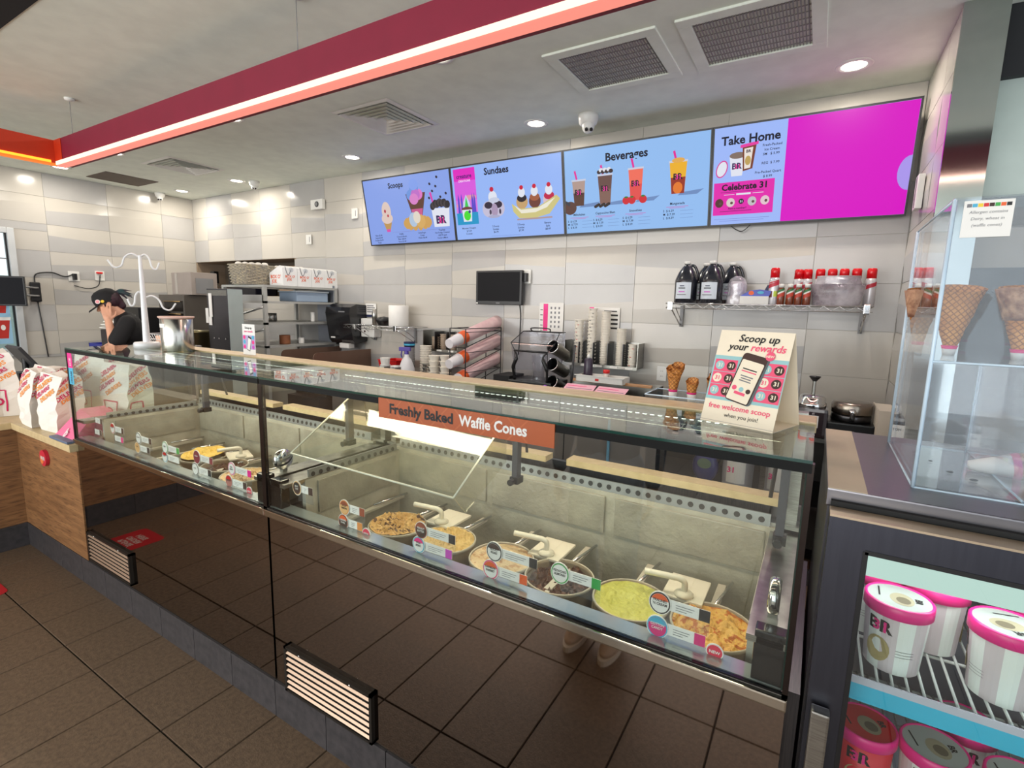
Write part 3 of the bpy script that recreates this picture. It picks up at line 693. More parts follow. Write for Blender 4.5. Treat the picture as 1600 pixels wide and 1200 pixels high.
flavor(-1.112, .926, TAN, TAN, BLACKPR, 'lower flavor label with a tan badge in the left case', .115, topc=TAN, words='TOFFEE')
flavor(-.835, .972, GREEN, PAPER, GREEN, 'upper flavor label with a green rimmed badge in the left case', .12, words='MINT', oval=.030)
flavor(-.843, .926, LIGHTBLUE, PAPER, PAPER, 'lower flavor label with a red topped pale blue badge in the left case', .12, topc=RED, words='BERRY')
flavor(-.560, .974, MAR, MAR, MAR, 'upper flavor label with a solid maroon badge in the left case', .12, words='CHERRY', text2=WHITE, oval=.031)
flavor(-.578, .916, BLACKPR, PAPER, BLACKPR, 'lower flavor label with a black badge under the maroon one', .12, words='OREO', oval=.030)
flavor(-.292, .972, HOTPINK, PAPER, HOTPINK, 'upper flavor label with a pink tag next to the middle post', .13, words='VERY|BERRY')
flavor(-.318, .913, M('label_mauve', S(176, 110, 100), .5), M('label_mauve', S(176, 110, 100), .5), BROWNPR, 'lower flavor label with mauve badge and red new sticker by the middle post', .12, topc=RED, new=1, words='JAMOCA')
# ================================================================== SERVICE COUNTER WITH BAGS
ct = thing('service_counter', 'oak fronted service counter with a cream top, under the paper bags', 'counter', (-2.68, 0, 0))
def L4(n, x0, y0, z0, x1, y1, z1, m, r=0, lab=None):
    a = (x0+2.68, y0, z0, x1+2.68, y1, z1)
    return (MB().bbox(*a, m, r) if r else MB().box(*a, m)).build(n, ct, lab)
WD = wood('oak_vertical', S(164, 116, 70), S(138, 96, 58), S(104, 70, 42), stretch=(1.5, 1.5, 1.5))
L4('front_panel', -2.69, .001, .158, -1.742, .02, .805, WOODN); L4('side_panel', -2.70, -4.9, .158, -2.69, .002, .805, WOODN)
L4('carcass', -2.69, .02, .02, -1.742, .66, .80, DGREY); L4('carcass', -3.30, -4.9, .02, -2.70, .66, .80, DGREY)
L4('worktop', -2.655, -.03, .806, -1.742, .68, .848, CREAMTOP, .004); L4('worktop', -3.35, -4.9, .806, -2.655, .68, .848, CREAMTOP, .004)
L4('back_ledge', -3.35, .68, .70, -1.78, .80, .98, M('brown_ledge', S(96, 78, 62), .5))
# round red payment badge on the oak
w = thing('round_wall_badge', 'round red and white badge fixed on the oak counter front', 'sign', (-2.205, 0, .69))
b = MB(); b.prism([(.05*math.cos(q), 0, .05*math.sin(q)) for q in [2*PI*i/24 for i in range(24)]], (0, -1, 0), .018, M('badge_red', S(200, 40, 60), .4)); b.disc((0, -.0185, 0), EX, EZ, -.016, -.012, .026, .026, M('badge_orange', S(226, 120, 60), .5)); b.build('disc', w)
MB().text('WiFi', .034, WHITE, (0, -.019, -.012), EX, EZ, 'CENTER', bold=.02).build('lettering', w)
# floor sticker
fs = thing('floor_sticker', 'red rounded sticker on the floor tiles at the left edge', 'sticker', (-2.19, -.40, 0))
pts = []
for cx, cy, a0 in ((.11, .09, 0), (-.11, .09, 90), (-.11, -.09, 180), (.11, -.09, 270)):
    for k in range(5): q = math.radians(a0+k*22.5); pts.append((cx+.04*math.cos(q), cy+.04*math.sin(q), .0012))
MB().prism(pts, (0, 0, 1), .0006, M('sticker_red', S(196, 36, 48), .5)).build('sheet', fs)
q = MB()
for i, l in enumerate(('PLEASE', 'ORDER', 'HERE')): q.text(l, .05, WHITE, (0, .04-.05*i, .0022), EX, EY, 'CENTER', bold=.02)
q.build('lettering', fs)

# paper bags
BAG = M('bag_paper', S(232, 226, 218), .65, bump=.25, bscale=9); MAGP = M('bag_magenta', S(205, 30, 92), .6); ORP = M('bag_orange', S(246, 150, 50), .6)
def bag(x, y, wd_, dp, h, rz, label, seed, printed=2, lean=.0):
    t = thing('paper_bag', label, 'paper bag', (x, y, .849), rz, 'white printed paper bags on the counter')
    rnd = random.Random(seed); m = MB(); NZ = 9; ring = []; a, b = wd_/2, dp/2
    def P_(u, zz):   # u 0..1 round the bag
        k = zz/h; s = 1+.18*math.sin(k*2.6)*1.0; aa = a*(s+.10*k); bb = b*(s-.35*k*k)
        pts = [(-aa, -bb), (-aa*.33, -bb*1.04), (aa*.33, -bb*1.04), (aa, -bb), (aa*.8, 0), (aa, bb), (aa*.33, bb*1.04), (-aa*.33, bb*1.04), (-aa, bb), (-aa*.8, 0)]
        return pts[u]
    for i in range(NZ+1):
        zz = h*i/NZ
        for u in range(10):
            px_, py_ = P_(u, zz); j = .006*(1 if 0 < i else 0)
            ring.append((px_+rnd.uniform(-j, j), py_+rnd.uniform(-j, j)+lean*(zz/h)**2, zz+(rnd.uniform(-.012, .012) if i == NZ else 0)))
    fs_ = []
    for i in range(NZ): fs_ += [(i*10+u, i*10+(u+1) % 10, (i+1)*10+(u+1) % 10, (i+1)*10+u) for u in range(10)]
    fs_.append(list(range(10))[::-1]); m.raw(ring, fs_, BAG)
    top = [ring[NZ*10+u] for u in range(10)]; mid = [(sum(p[0] for p in top)/10, sum(p[1] for p in top)/10, h-.035)]
    m.raw(top+mid, [(u, (u+1) % 10, 10) for u in range(10)], BAG)
    bo = m.build('body', t)
    # print that wraps the front and right faces
    pr = MB()
    for face in (0, 1):
        def at(s_, zz):
            i = min(NZ-1, int(zz/h*NZ)); f = zz/h*NZ-i
            def row(i):
                idx = (0, 1, 2, 3) if face == 0 else (3, 4, 5); k = s_*(len(idx)-1); j = min(len(idx)-2, int(k)); g = k-j
                p, q_ = Vector(ring[i*10+idx[j]]), Vector(ring[i*10+idx[j+1]]); return p.lerp(q_, g)
            p = row(i).lerp(row(i+1), f); return p+Vector((0, -.0035, 0)) if face == 0 else p+Vector((.0035, 0, 0))
        WW = wd_ if face == 0 else dp
        def put(txt, size, mat, s0, z0, ang, bold=.03):
            vs, ff, wdt = glyphs(txt, bold); c, s_ = math.cos(ang), math.sin(ang); out = []
            for (gx, gy) in vs:
                gx, gy = gx*size, gy*size; xx = s0*WW+gx*c-gy*s_; zz = z0+gx*s_+gy*c
                out.append(at(min(1, max(0, xx/WW)), min(h*.985, max(.005, zz))))
            ok = [f for f in ff]; pr.raw(out, ok, mat)
        if printed:
            for k in range(3): put('DELIVERS', .036, (MAGP, ORP, MAGP)[k], .02, h*.58+k*.045-.01, .55)
            put('DELIVERS', .036, ORP, .25, h*.50, .55)
        if printed > 1:
            for s0, z0, s1, z1 in ((.12, h*.42, .62, h*.42), (.62, h*.42, .62, h*.08), (.12, h*.42, .12, h*.20)):
                A, B_ = Vector((s0*WW, z0)), Vector((s1*WW, z1)); d = (B_-A).normalized(); n_ = Vector((-d.y, d.x))*.004
                for k in range(6):
                    p, q_ = A.lerp(B_, k/6), A.lerp(B_, (k+1)/6); cs = [p-n_, q_-n_, q_+n_, p+n_]
                    pr.raw([at(c_.x/WW, c_.y) for c_ in cs], [(0, 1, 2, 3)], MAGP)
            put('D', .08, MAGP, .22, h*.18, 0, .02)
    pr.build('print', t, kind='stuff'); return t
bag(-3.02, .02, .26, .17, .43, -.15, 'largest paper bag at the left edge of the view with pink line print', 1, 2)
bag(-2.68, .20, .22, .15, .34, .1, 'narrow paper bag standing behind the row, left of the middle bags', 5, 1, .03)
bag(-2.47, .06, .205, .12, .35, -.05, 'middle paper bag with pink and orange lettering on its crumpled top', 2, 1, .03)
bag(-2.20, .09, .20, .13, .34, .08, 'paper bag with pink and orange lettering nearest the glass case', 3, 1, .02)
bag(-2.00, .37, .24, .14, .40, .1, 'tall paper bag seen through the glass end of the left case', 4, 2)
bag(-2.50, .42, .26, .16, .43, .15, 'tall paper bag at the back of the group with slanted lettering', 6, 2)
# pink triangular box at the case
pb = thing('pink_box', 'pink gable box with white writing leaning against the case end', 'box', (-1.92, .10, .849))
m = MB(); m.prism([(-.13, -.10, 0), (.13, -.10, 0), (.13, .0, .13), (-.02, .0, .16)], (0, 1, 0), .12, M('box_pink', S(232, 110, 150), .5)); m.build('body', pb)
MB().text('b', .07, WHITE, (.02, -.1005, .02), EX, Vector((0, .6, .8)), 'CENTER', bold=.03).build('lettering', pb)
MB().bbox(-2.02, -.03, .849, -1.765, .07, .862, M('blue_grey_tray', S(96, 108, 132), .5), .003).build('card_reader_mat', label='flat blue grey mat on the cream counter beside the case', cat='mat')
vb = thing('vertical_sticker', 'narrow pink and blue sticker strip at the left end of the case glass', 'sticker', (-1.722, -.0012, 1.19))
MB().box(0, -.0008, .09, .055, 0, .18, HOTPINK).box(0, -.0008, 0, .055, 0, .09, LIGHTBLUE).build('sheet', vb)
MB().text('ICE', .03, WHITE, (.04, -.0012, .10), EZ, -EX, bold=.02).text('CREAM', .026, DBLUE, (.04, -.0012, .004), EZ, -EX, bold=.02, sx=.8).build('lettering', vb, kind='stuff')

# register area ------------------------------------------------------
rt = thing('register_terminal', 'black register terminal with a sloping screen behind the bags', 'register', (-4.62, .60, .93))
rt.scale = (.8, .8, .9)
MB().box(-.12, -.10, -.13, .12, .10, .02, BLACK).build('base', rt)
T = Matrix.Translation((0, 0, .16)) @ Matrix.Rotation(-.95, 4, 'X') @ Matrix.Rotation(0, 4, 'Z')
MB().bbox(-.22, -.16, -.02, .22, .16, .015, DGREY, .008, T).build('housing', rt)
MB().box(-.20, -.14, .0152, .20, .14, .017, M('terminal_screen', S(24, 26, 34), .1), T).build('screen', rt)
MB().cyl((0, 0, .0), (0, .0, .16), .03, .03, BLACK, 12).build('stem', rt)
# wall monitor on an arm
wm = thing('wall_monitor', 'black monitor on a double arm beside the drive up window', 'monitor', (XL, 1.13, 1.70))
MB().bbox(0, -.045, -.11, .035, .045, .11, BLACK, .012).build('wall_plate', wm)
a = MB()
for z in (.045, -.045): a.tube([(.03, .02, z), (.10, -.03, z), (.30, -.22, z+.01)], .011, GREY, 8)
a.build('arm', wm)
T = Matrix.Translation((.36, -.42, .0)) @ Matrix.Rotation(math.radians(62), 4, 'Z')
MB().bbox(-.24, -.02, -.155, .24, .02, .155, BLACK, .008, T).build('housing', wm)
MB().box(-.225, -.022, -.14, .225, -.0205, .14, M('dark_screen', S(14, 15, 22), .5, spec=.15), T).build('screen', wm)
c = MB().tube(path([(.02, 0, .09), (.015, .02, .20), (.012, .16, .23), (.012, .28, .19), (.012, .36, .22)]), .007, BLACK, 6); c.tube(path([(.01, .01, -.10), (.008, .03, -.4), (.008, .05, -.75)]), .006, BLACK, 6); c.build('cable', wm)
def outlet(loc, rz, label, plug=None, w_=.075, h_=.115):
    t = thing('wall_outlet', label, 'outlet', loc, rz, 'white outlet plates on the tiled walls')
    MB().bbox(-w_/2, -.006, -h_/2, w_/2, 0, h_/2, WHITE, .003).build('plate', t)
    s = MB()
    for z in (-.02, .02):
        for x in (-.006, .006): s.box(x-.001, -.0065, z-.005, x+.001, -.0055, z+.005, BLACK)
    s.build('slots', t, kind='stuff')
    if plug: MB().bbox(-.018, -.05, -.045, .018, -.006, .03, plug, .004).build('plug', t)
    return t
outlet((XL+.004, 1.50, 1.90), PI/2, 'white outlet with a black adapter left of the worker', BLACK, .11)
outlet((XL+.004, 1.76, 1.92), PI/2, 'white outlet with a small red plug left of the worker', None, .10)
MB().bbox(.0, -.03, -.01, .03, .03, .012, RED, .004).build('red_plug', label='small red plug in the outlet on the left wall', cat='plug', loc=(XL+.004, 1.755, 1.955))
MB().tube(path([(XL+.02, 1.49, 1.79), (XL+.02, 1.62, 1.76), (XL+.02, 1.73, 1.80), (XL+.02, 1.76, 1.93)]), .005, BLACK, 6).build('thin_cable', label='thin black cable hanging between the two outlets on the left wall', cat='cable')
# red cup poster standing at the window
pp = thing('window_poster', 'poster of red paper cups in the lower part of the drive up window', 'poster', (XL+.02, .42, 1.12))
MB().box(0, 0, 0, .004, .47, .62, M('poster_blue', S(150, 195, 225), .5)).build('sheet', pp)
m = MB()
for r_, z in ((.15, .34), (.15, .06)):
    for yc in (.36, .10):
        m.pl((.0045, yc, z), EY, EZ, [(-.10, .20), (.10, .20), (.075, 0), (-.075, 0)], M('poster_red', S(186, 44, 36), .5)); m.pl((.0046, yc, z), EY, EZ, [(-.11, .235), (.11, .235), (.105, .20), (-.105, .20)], PAPER)
        m.disc((.005, yc, z+.10), EY, EZ, -.03, 0, .03, .04, PAPER); m.disc((.005, yc, z+.10), EY, EZ, .04, .02, .02, .03, PAPER)
m.build('cup_print', pp)

# ------------------------------------------------------------------ things on the glass top
hs = thing('bag_hook_stand', 'white pole stand with four curved hooks on the glass top', 'stand', (-1.445, .265, 1.387))
WM = M('white_enamel', S(232, 234, 236), .25)
MB().lathe((0, 0, 0), [(.062, 0), (.062, .028), (.056, .034), (0, .034)], WM, 28).build('base', hs)
MB().cyl((0, 0, .03), (.0, 0, .50), .018, .008, WM, 14).build('pole', hs)
def hook(z, sx, sy, s=1.0):
    k = .9
    MB().tube(path([(0, 0, z), (.04*sx*s, .04*sy*s, z+.018*k), (.075*sx*s, .075*sy*s, z-.005*k), (.095*sx*s, .095*sy*s, z-.055*k), (.13*sx*s, .13*sy*s, z-.065*k), (.158*sx*s, .158*sy*s, z-.025*k)]), .0048, WM, 8).build('hook', hs)
hook(.49, -.38, -.90, .9); hook(.49, .38, .90, .55); hook(.27, .38, .90, .95); hook(.29, -.38, -.90, .45)
sk = thing('steel_canister', 'brushed steel canister with a pink rim on the glass top', 'canister', (-1.165, .29, 1.387))
m = MB().lathe((0, 0, 0), [(.072, 0), (.074, .004), (.074, .168), (.070, .172)], M('canister_steel', S(196, 192, 186), .2, 1, stretch=(1, 1, 40)), 36); m.build('body', sk)
MB().lathe((0, 0, .170), [(.074, 0), (.082, .006), (.082, .012), (.070, .012), (.068, .004)], M('pinkish_rim', S(214, 180, 168), .4), 36).build('rim', sk)
m = MB()
for k in range(8):
    a0, a1 = [-2.5+.16*(k+j) for j in (0, 1)]
    m.raw([(.0748*math.cos(a0), .0748*math.sin(a0), .125), (.0748*math.cos(a1), .0748*math.sin(a1), .125), (.0748*math.cos(a1), .0748*math.sin(a1), .145), (.0748*math.cos(a0), .0748*math.sin(a0), .145)], [(0, 1, 2, 3)], PAPER)
m.build('label_band', sk)
fl = thing('small_flyer', 'small upright rewards flyer standing on the glass top near the middle', 'flyer', (-.705, .40, 1.389), 0)
MB().box(-.052, -.001, 0, .052, .001, .155, PAPER).build('sheet', fl)
m = MB(); o_ = (-.052, -.0015, 0)
m.rect(o_, EX, EZ, 0, .03, .104, .10, M('flyer_lilac', S(176, 160, 200), .6))
for i in range(3):
    for j, mm in zip((.004, .076), ((HOTPINK, LIGHTBLUE, PINK), (M('label_violet', S(200, 70, 190), .5), PINK, LIGHTBLUE))): m.disc((-.052, -.0018, 0), EX, EZ, j+.012, .042+i*.024, .010, .010, mm[i])
m.pl((-.052, -.002, 0), EX, EZ, [(.034, .028), (.060, .020), (.076, .088), (.050, .098)], BLACKPR); m.pl((-.052, -.0024, 0), EX, EZ, [(.037, .031), (.059, .024), (.073, .080), (.050, .088)], PAPER)
m.build('print', fl)
MB().text('Scoop up', .015, BLACKPR, (0, -.002, .132), EX, EZ, 'CENTER', bold=.02).text('your rewards', .013, PINK, (0, -.002, .115), EX, EZ, 'CENTER', bold=.02).build('lettering', fl)
# menu fan / napkin basket
nb = thing('napkin_basket', 'white wire basket with printed cards behind the hook stand', 'basket', (-1.60, .42, 1.392), .1)
m = MB()
for z, s in ((.0, .6), (.03, .8), (.06, 1.0)): m.tube([(-.10*s, -.05*s, z), (.10*s, -.05*s, z), (.10*s, .05*s, z), (-.10*s, .05*s, z)], .0018, WM, 6, True)
for i in range(9): x = -.1+.025*i; m.tube([(x*.6, -.03, 0), (x, -.05, .06)], .0014, WM, 5); m.tube([(x*.6, .03, 0), (x, .05, .06)], .0014, WM, 5)
m.build('wire_frame', nb, kind='stuff')
MB().box(-.04, -.02, .004, .075, .02, .05, M('card_peach', S(236, 190, 160), .6)).build('cards', nb)

# table tent with the rewards print
tt = thing('table_tent', 'large table tent with a rewards advert at the right end of the glass top', 'sign', (1.575, .22, 1.387), math.radians(-19))
A0, A1, H = Vector((-.090, 0, 0)), Vector((.090, 0, 0)), .228
up = Vector((0, .30, .954)); upH = H/.954
Bk = .150
bt_ = MB()
def sheet(a, b, c, d, m, n_=(0, 0, 0)): return (a, b, c, d)
p0, p1, p2, p3 = A0, A1, A1+up*upH, A0+up*upH
bt_.prism([p0, p1, p2, p3], (0, .954*.0012, -.3*.0012), 1, CARD)
bt_.prism([A0+Vector((0, Bk, 0)), A1+Vector((0, Bk, 0)), p2, p3], (0, .001, 0), 1, CARD)
bt_.prism([A0, A1, A1+Vector((0, Bk, 0)), A0+Vector((0, Bk, 0))], (0, 0, 1), .001, CARD)
bt_.build('folded_card', tt)
nn = Vector((0, -.954, .30))
R = lambda k: A0+nn*(.0004*k)
W_ = .18; HH = upH; pr = MB(); TE = M('tent_teal', S(150, 196, 200), .6); PK = M('tent_pink', S(236, 86, 122), .6)
pr.rect(R(1), EX, up, 0, .058, W_, .172, TE)
g = .026
cols = [(0, 0, CARD, PK, TE), ]
for r_ in range(3):
    for c_ in range(6):
        xx = .004+c_*.029; zz = .066+(2-r_)*.0325
        if 2 <= c_ <= 3: continue
        mm = [CARD, PK, TE, PK][(r_*3+c_*5) % 4] if (r_+c_) % 2 else [PK, CARD, PK, TE][(r_+c_*3) % 4]
        pr.rect(R(2), EX, up, xx, zz, xx+.029, zz+.031, mm)
        cc = [PK, TE, BROWNPR, CARD][(r_*2+c_+1) % 4]
        if cc == mm: cc = BROWNPR
        pr.disc(R(3), EX, up, xx+.0145, zz+.0155, .0115, .0115, cc, 18); pr.text('31', .014, CARD if cc != CARD else PK, R(4)+EX*(xx+.0145)+up*(zz+.011), EX, up, 'CENTER', bold=.03)
# tilted phone
ang = -.20
def ph(a, b): return (.092+a*math.cos(ang)-b*math.sin(ang), .118+a*math.sin(ang)+b*math.cos(ang))
def rr(w_, h_, c_, f=ph, oy=0):
    out = []
    for cx, cy, a0 in ((w_-c_, h_-c_, 0), (-w_+c_, h_-c_, 90), (-w_+c_, -h_+c_, 180), (w_-c_, -h_+c_, 270)):
        for k in range(5): q = math.radians(a0+k*22.5); out.append(f(cx+c_*math.cos(q), oy+cy+c_*math.sin(q)))
    return out
pr.pl(R(5), EX, up, [(a+.004, b-.001) for a, b in rr(.032, .062, .009)], M('phone_shadow', S(90, 100, 104), .7))
pr.pl(R(6), EX, up, rr(.031, .062, .009), BROWNPR); pr.pl(R(7), EX, up, rr(.028, .052, .004, oy=-.007), CARD)
for k, (yy, mm, ww) in enumerate(((.022, BLACKPR, .018), (.016, PK, .019), (.004, GREYPR, .016), (-.002, GREYPR, .013), (-.008, GREYPR, .015), (-.042, PK, .014))):
    pr.pl(R(8), EX, up, [ph(-ww, yy), ph(ww, yy), ph(ww, yy+(.007 if k == 5 else .0028)), ph(-ww, yy+(.007 if k == 5 else .0028))], mm)
for k, mm in enumerate((PK, TE, BROWNPR)): x_, y_ = ph(-.018+.018*k, -.028); pr.disc(R(8), EX, up, x_, y_, .006, .006, mm, 14)
pr.disc(R(8), EX, up, .137, .178, .011, .011, PK, 18); pr.text('NEW', .008, CARD, R(9)+EX*.137+up*.1752, EX, up, 'CENTER', bold=.03)
pr.build('print', tt)
lt = MB()
lt.text('Scoop up', .026, BLACKPR, R(4)+EX*.100+up*.211, EX, up, 'CENTER', bold=.02, shear=.2); lt.text('your', .025, BLACKPR, R(4)+EX*.030+up*.189, EX, up, bold=.02, shear=.2); lt.text('rewards', .025, PK, R(4)+EX*.085+up*.189, EX, up, bold=.02, shear=.2)
lt.text('free welcome scoop', .0185, PK, R(4)+EX*.09+up*.036, EX, up, 'CENTER', bold=.015); lt.text('when you join!', .014, BLACKPR, R(4)+EX*.10+up*.018, EX, up, 'CENTER')
lt.rect(R(4), EX, up, 0, .004, W_, .0046, GREYPR)
lt.build('lettering', tt)

# ------------------------------------------------------------------ display freezer on the right
FZ = thing('display_freezer', 'dark steel display freezer with a glass door at the right, ice cream tubs inside', 'freezer', (1.775, 0, 0))
fx = lambda n, x0, y0, z0, x1, y1, z1, m, r=0, lab=None, k=None: (MB().bbox(x0-1.775, y0, z0, x1-1.775, y1, z1, m, r) if r else MB().box(x0-1.775, y0, z0, x1-1.775, y1, z1, m)).build(n, FZ, lab, kind=k)
DARKST = M('freezer_front_steel', S(74, 75, 84), .30, .9, stretch=(14, 1, 1), nscale=10, col2=S(70, 71, 80))
X1 = 2.50
fx('side_wall', 1.775, .02, .08, 1.80, .60, 1.30, DSTEEL); fx('side_wall', X1-.02, .02, .08, X1, .60, 1.30, DSTEEL); fx('back_wall_panel', 1.80, .58, .08, X1-.02, .60, 1.30, DSTEEL)
fx('floor_panel', 1.80, .02, .08, X1-.02, .58, .12, WHITE); fx('top_plate', 1.772, .012, 1.300, X1, .60, 1.335, STEELTOP, .003)
fx('top_front_gasket', 1.78, .0, 1.302, X1, .02, 1.315, MATTBLACK); fx('pale_strip', 1.773, .012, 1.3352, 1.835, .598, 1.3362, M('cream_strip', S(196, 182, 158), .6), 0, 'pale strip on the steel top')  # black gasket gap above the door; pale cream strip along the left of the top
LINW = M('freezer_liner', S(120, 118, 130), .5)
fx('liner', 1.80, .56, .12, X1-.02, .58, 1.30, LINW); fx('liner', 1.80, .02, .12, 1.812, .56, 1.30, LINW)
fx('light_box', 1.802, -.003, 1.186, X1-.03, .018, 1.262, M('light_box_glow', S(196, 224, 216), .5, emit=.80), 0, 'pale green glowing light panel')
area('freezer_light', (.35, .12, 1.19), (-.2, 0, 0), .6, .05, 1.0, (.95, 1, 1), FZ)
for z in (.1,): fx('toe_panel', 1.775, .03, 0, X1, .58, .08, BLACK)
# door
dx0, dy = 1.778, -.052; fr = MB(); WX0, WZ1, WZ0 = 1.836, 1.250, .22
for a in ((dx0, .13, WX0, 1.303), (WX0, WZ1, X1-.06, 1.303), (X1-.06, .13, X1, 1.303), (WX0, .13, X1-.06, WZ0)): fr.box(a[0]-1.775, dy, a[1], a[2]-1.775, dy+.045, a[3], DARKST)
dr = fr.build('door', FZ, 'dark brushed steel door frame')
def dd(n, x0, y0, z0, x1, y1, z1, m): return MB().box(x0-1.775, y0, z0, x1-1.775, y1, z1, m).build(n, dr)
for a in ((WX0-.003, WZ0, WX0+.005, WZ1), (X1-.065, WZ0, X1-.057, WZ1), (WX0, WZ1-.005, X1-.06, WZ1+.003), (WX0, WZ0-.003, X1-.06, WZ0+.005)): dd('gasket', a[0], dy-.0015, a[1], a[2], dy+.03, a[3], BLACK)
dd('pane', WX0+.005, dy+.006, WZ0+.005, X1-.065, dy+.010, WZ1-.005, GLASS_FRONT)
MB().box(dx0-1.775, dy-.001, 1.303, X1-1.775, dy+.045, 1.307, M('door_top_edge', S(196, 176, 150), .3, .8)).build('top_edge', dr)
MB().bbox(.010, dy-.03, .40, .040, dy-.006, .935, STEEL, .004).build('handle', dr)
MB().box(.016, dy-.008, .45, .034, dy, .48, STEEL).box(.016, dy-.008, .88, .034, dy, .91, STEEL).build('handle_mount', dr)
# wire shelves
def wshelf(z):
    m = MB(); W = M('white_wire', S(228, 230, 228), .35)
    for i in range(27): x = .045+i*.024; m.tube([(x, .035, z), (x, .54, z)], .0028, W, 6)
    for y in (.035, .20, .37, .54): m.tube([(.04, y, z-.006), (.69, y, z-.006)], .0035, W, 6)
    m.build('wire_shelf', FZ, kind='stuff')
    MB().box(.038, .018, z-.040, .69, .024, z+.006, M('shelf_strip_blue', S(66, 178, 214), .35)).build('price_strip', FZ, 'light blue price strip')
    MB().box(.038, .014, z-.002, .69, .018, z+.012, M('strip_clear', S(190, 190, 205), .2)).build('price_strip_cap', FZ)
wshelf(.960); wshelf(.660)
def quart(x, y, z, label, rot, red=0, first={}):
    if red in first: return dup(first[red], (x, y, z), rot, label)
    t = thing('ice_cream_carton', label, 'ice cream carton', (x, y, z), rot, 'pink lidded cartons in the display freezer')
    LIDP = M('carton_lid_pink', S(226, 40, 130), .35)
    if red: MB().lathe((0, 0, 0), [(.046, 0), (.048, .002), (.0535, .125)], M('carton_red', S(206, 34, 52), .4), 36).build('body', t)
    else:
        m = MB(); n_ = 36
        for k in range(n_):
            a0, a1 = 2*PI*k/n_, 2*PI*(k+1)/n_; mm = [M('carton_white', S(228, 230, 226), .4), M('carton_lilac', S(206, 192, 196), .4)][(k//3) % 2]
            m.raw([(.046*math.cos(a0), .046*math.sin(a0), 0), (.046*math.cos(a1), .046*math.sin(a1), 0), (.0535*math.cos(a1), .0535*math.sin(a1), .125), (.0535*math.cos(a0), .0535*math.sin(a0), .125)], [(0, 1, 2, 3)], mm)
        m.disc((0, 0, .001), EX, EY, 0, 0, .046, .046, PAPER); m.build('body', t)
    MB().lathe((0, 0, 0), [(.0535, .116), (.0575, .118), (.0575, .140), (.0545, .143), (.052, .140)], LIDP, 36).build('lid', t)
    m = MB().disc((0, 0, .1402), EX, EY, 0, 0, .053, .053, (M('lid_red', S(196, 40, 44), .5) if red else M('lid_face', S(158, 162, 158), .5)), 32)
    m.disc((0, 0, .1406), EX, EY, .006, .004, .026, .020, M('lid_photo', S(150, 140, 116), .6), 18); m.disc((0, 0, .1409), EX, EY, .010, .006, .014, .012, M('lid_photo_dark', S(98, 88, 70), .6), 14)
    m.text('BR', .016, BLACKPR, (0, .026, .1408), EX, EY, 'CENTER', bold=.04); m.rect((0, 0, .1408), EX, EY, -.03, -.034, .01, -.031, BLACKPR); m.build('lid_print', t)
    m = MB(); r_ = .0525
    def wrap(txt, size, mat, a, z, bold=.03, sp=.0004):
        vs, ff, wdt = glyphs(txt, bold); out = []
        for gx, gy in vs:
            zz = z+gy*size; R_ = .046+(.0535-.046)*zz/.125+.0006+sp; q = a+((gx-wdt/2)*size)/R_; out.append((R_*math.cos(q), R_*math.sin(q), zz))
        m.raw(out, ff, mat)
    for a in (-.6, -.6+PI):
        wrap('B', .036, BLACKPR, a-.22, .082); wrap('R', .036, BLACKPR, a+.22, .082); wrap('31', .030, LIDP, a, .083, .03, .0008)
        for k in range(3): wrap('—'*3, .010, BLACKPR, a+.9, .05-.006*k, 0)
        m.raw([((.0512)*math.cos(a+q)*s_, (.0512)*math.sin(a+q)*s_, .045+.026*math.sin(w_)) for w_, q, s_ in [(2*PI*i/16, .42*math.cos(2*PI*i/16), 1.0) for i in range(16)]], [list(range(16))], M('scoop_photo', S(168, 150, 104), .6))
    m.build('side_print', t); first[red] = t; return t
quart(1.918, .115, .965, 'pink lidded striped carton at the left front of the upper freezer shelf', -1.6)
quart(1.995, .235, .965, 'pink lidded striped carton behind the two front ones on the upper shelf', -2.4)
quart(2.082, .120, .965, 'pink lidded striped carton at the right front of the upper freezer shelf', -2.9)
quart(1.885, .245, .965, 'pink lidded striped carton hidden at the back left of the upper shelf', -2.2)
quart(2.16, .25, .965, 'pink lidded striped carton at the back right of the upper shelf', -2.0)
quart(1.895, .125, .665, 'red carton with pink lid at the left front of the lower freezer shelf', -1.2, 1)
quart(2.01, .13, .665, 'white striped carton with pink lid at the front of the lower freezer shelf', -1.3)
quart(2.08, .25, .665, 'white striped carton with pink lid at the back of the lower shelf', -1.0)
quart(2.14, .12, .665, 'white striped carton with pink lid at the right edge of the lower shelf', -1.4)

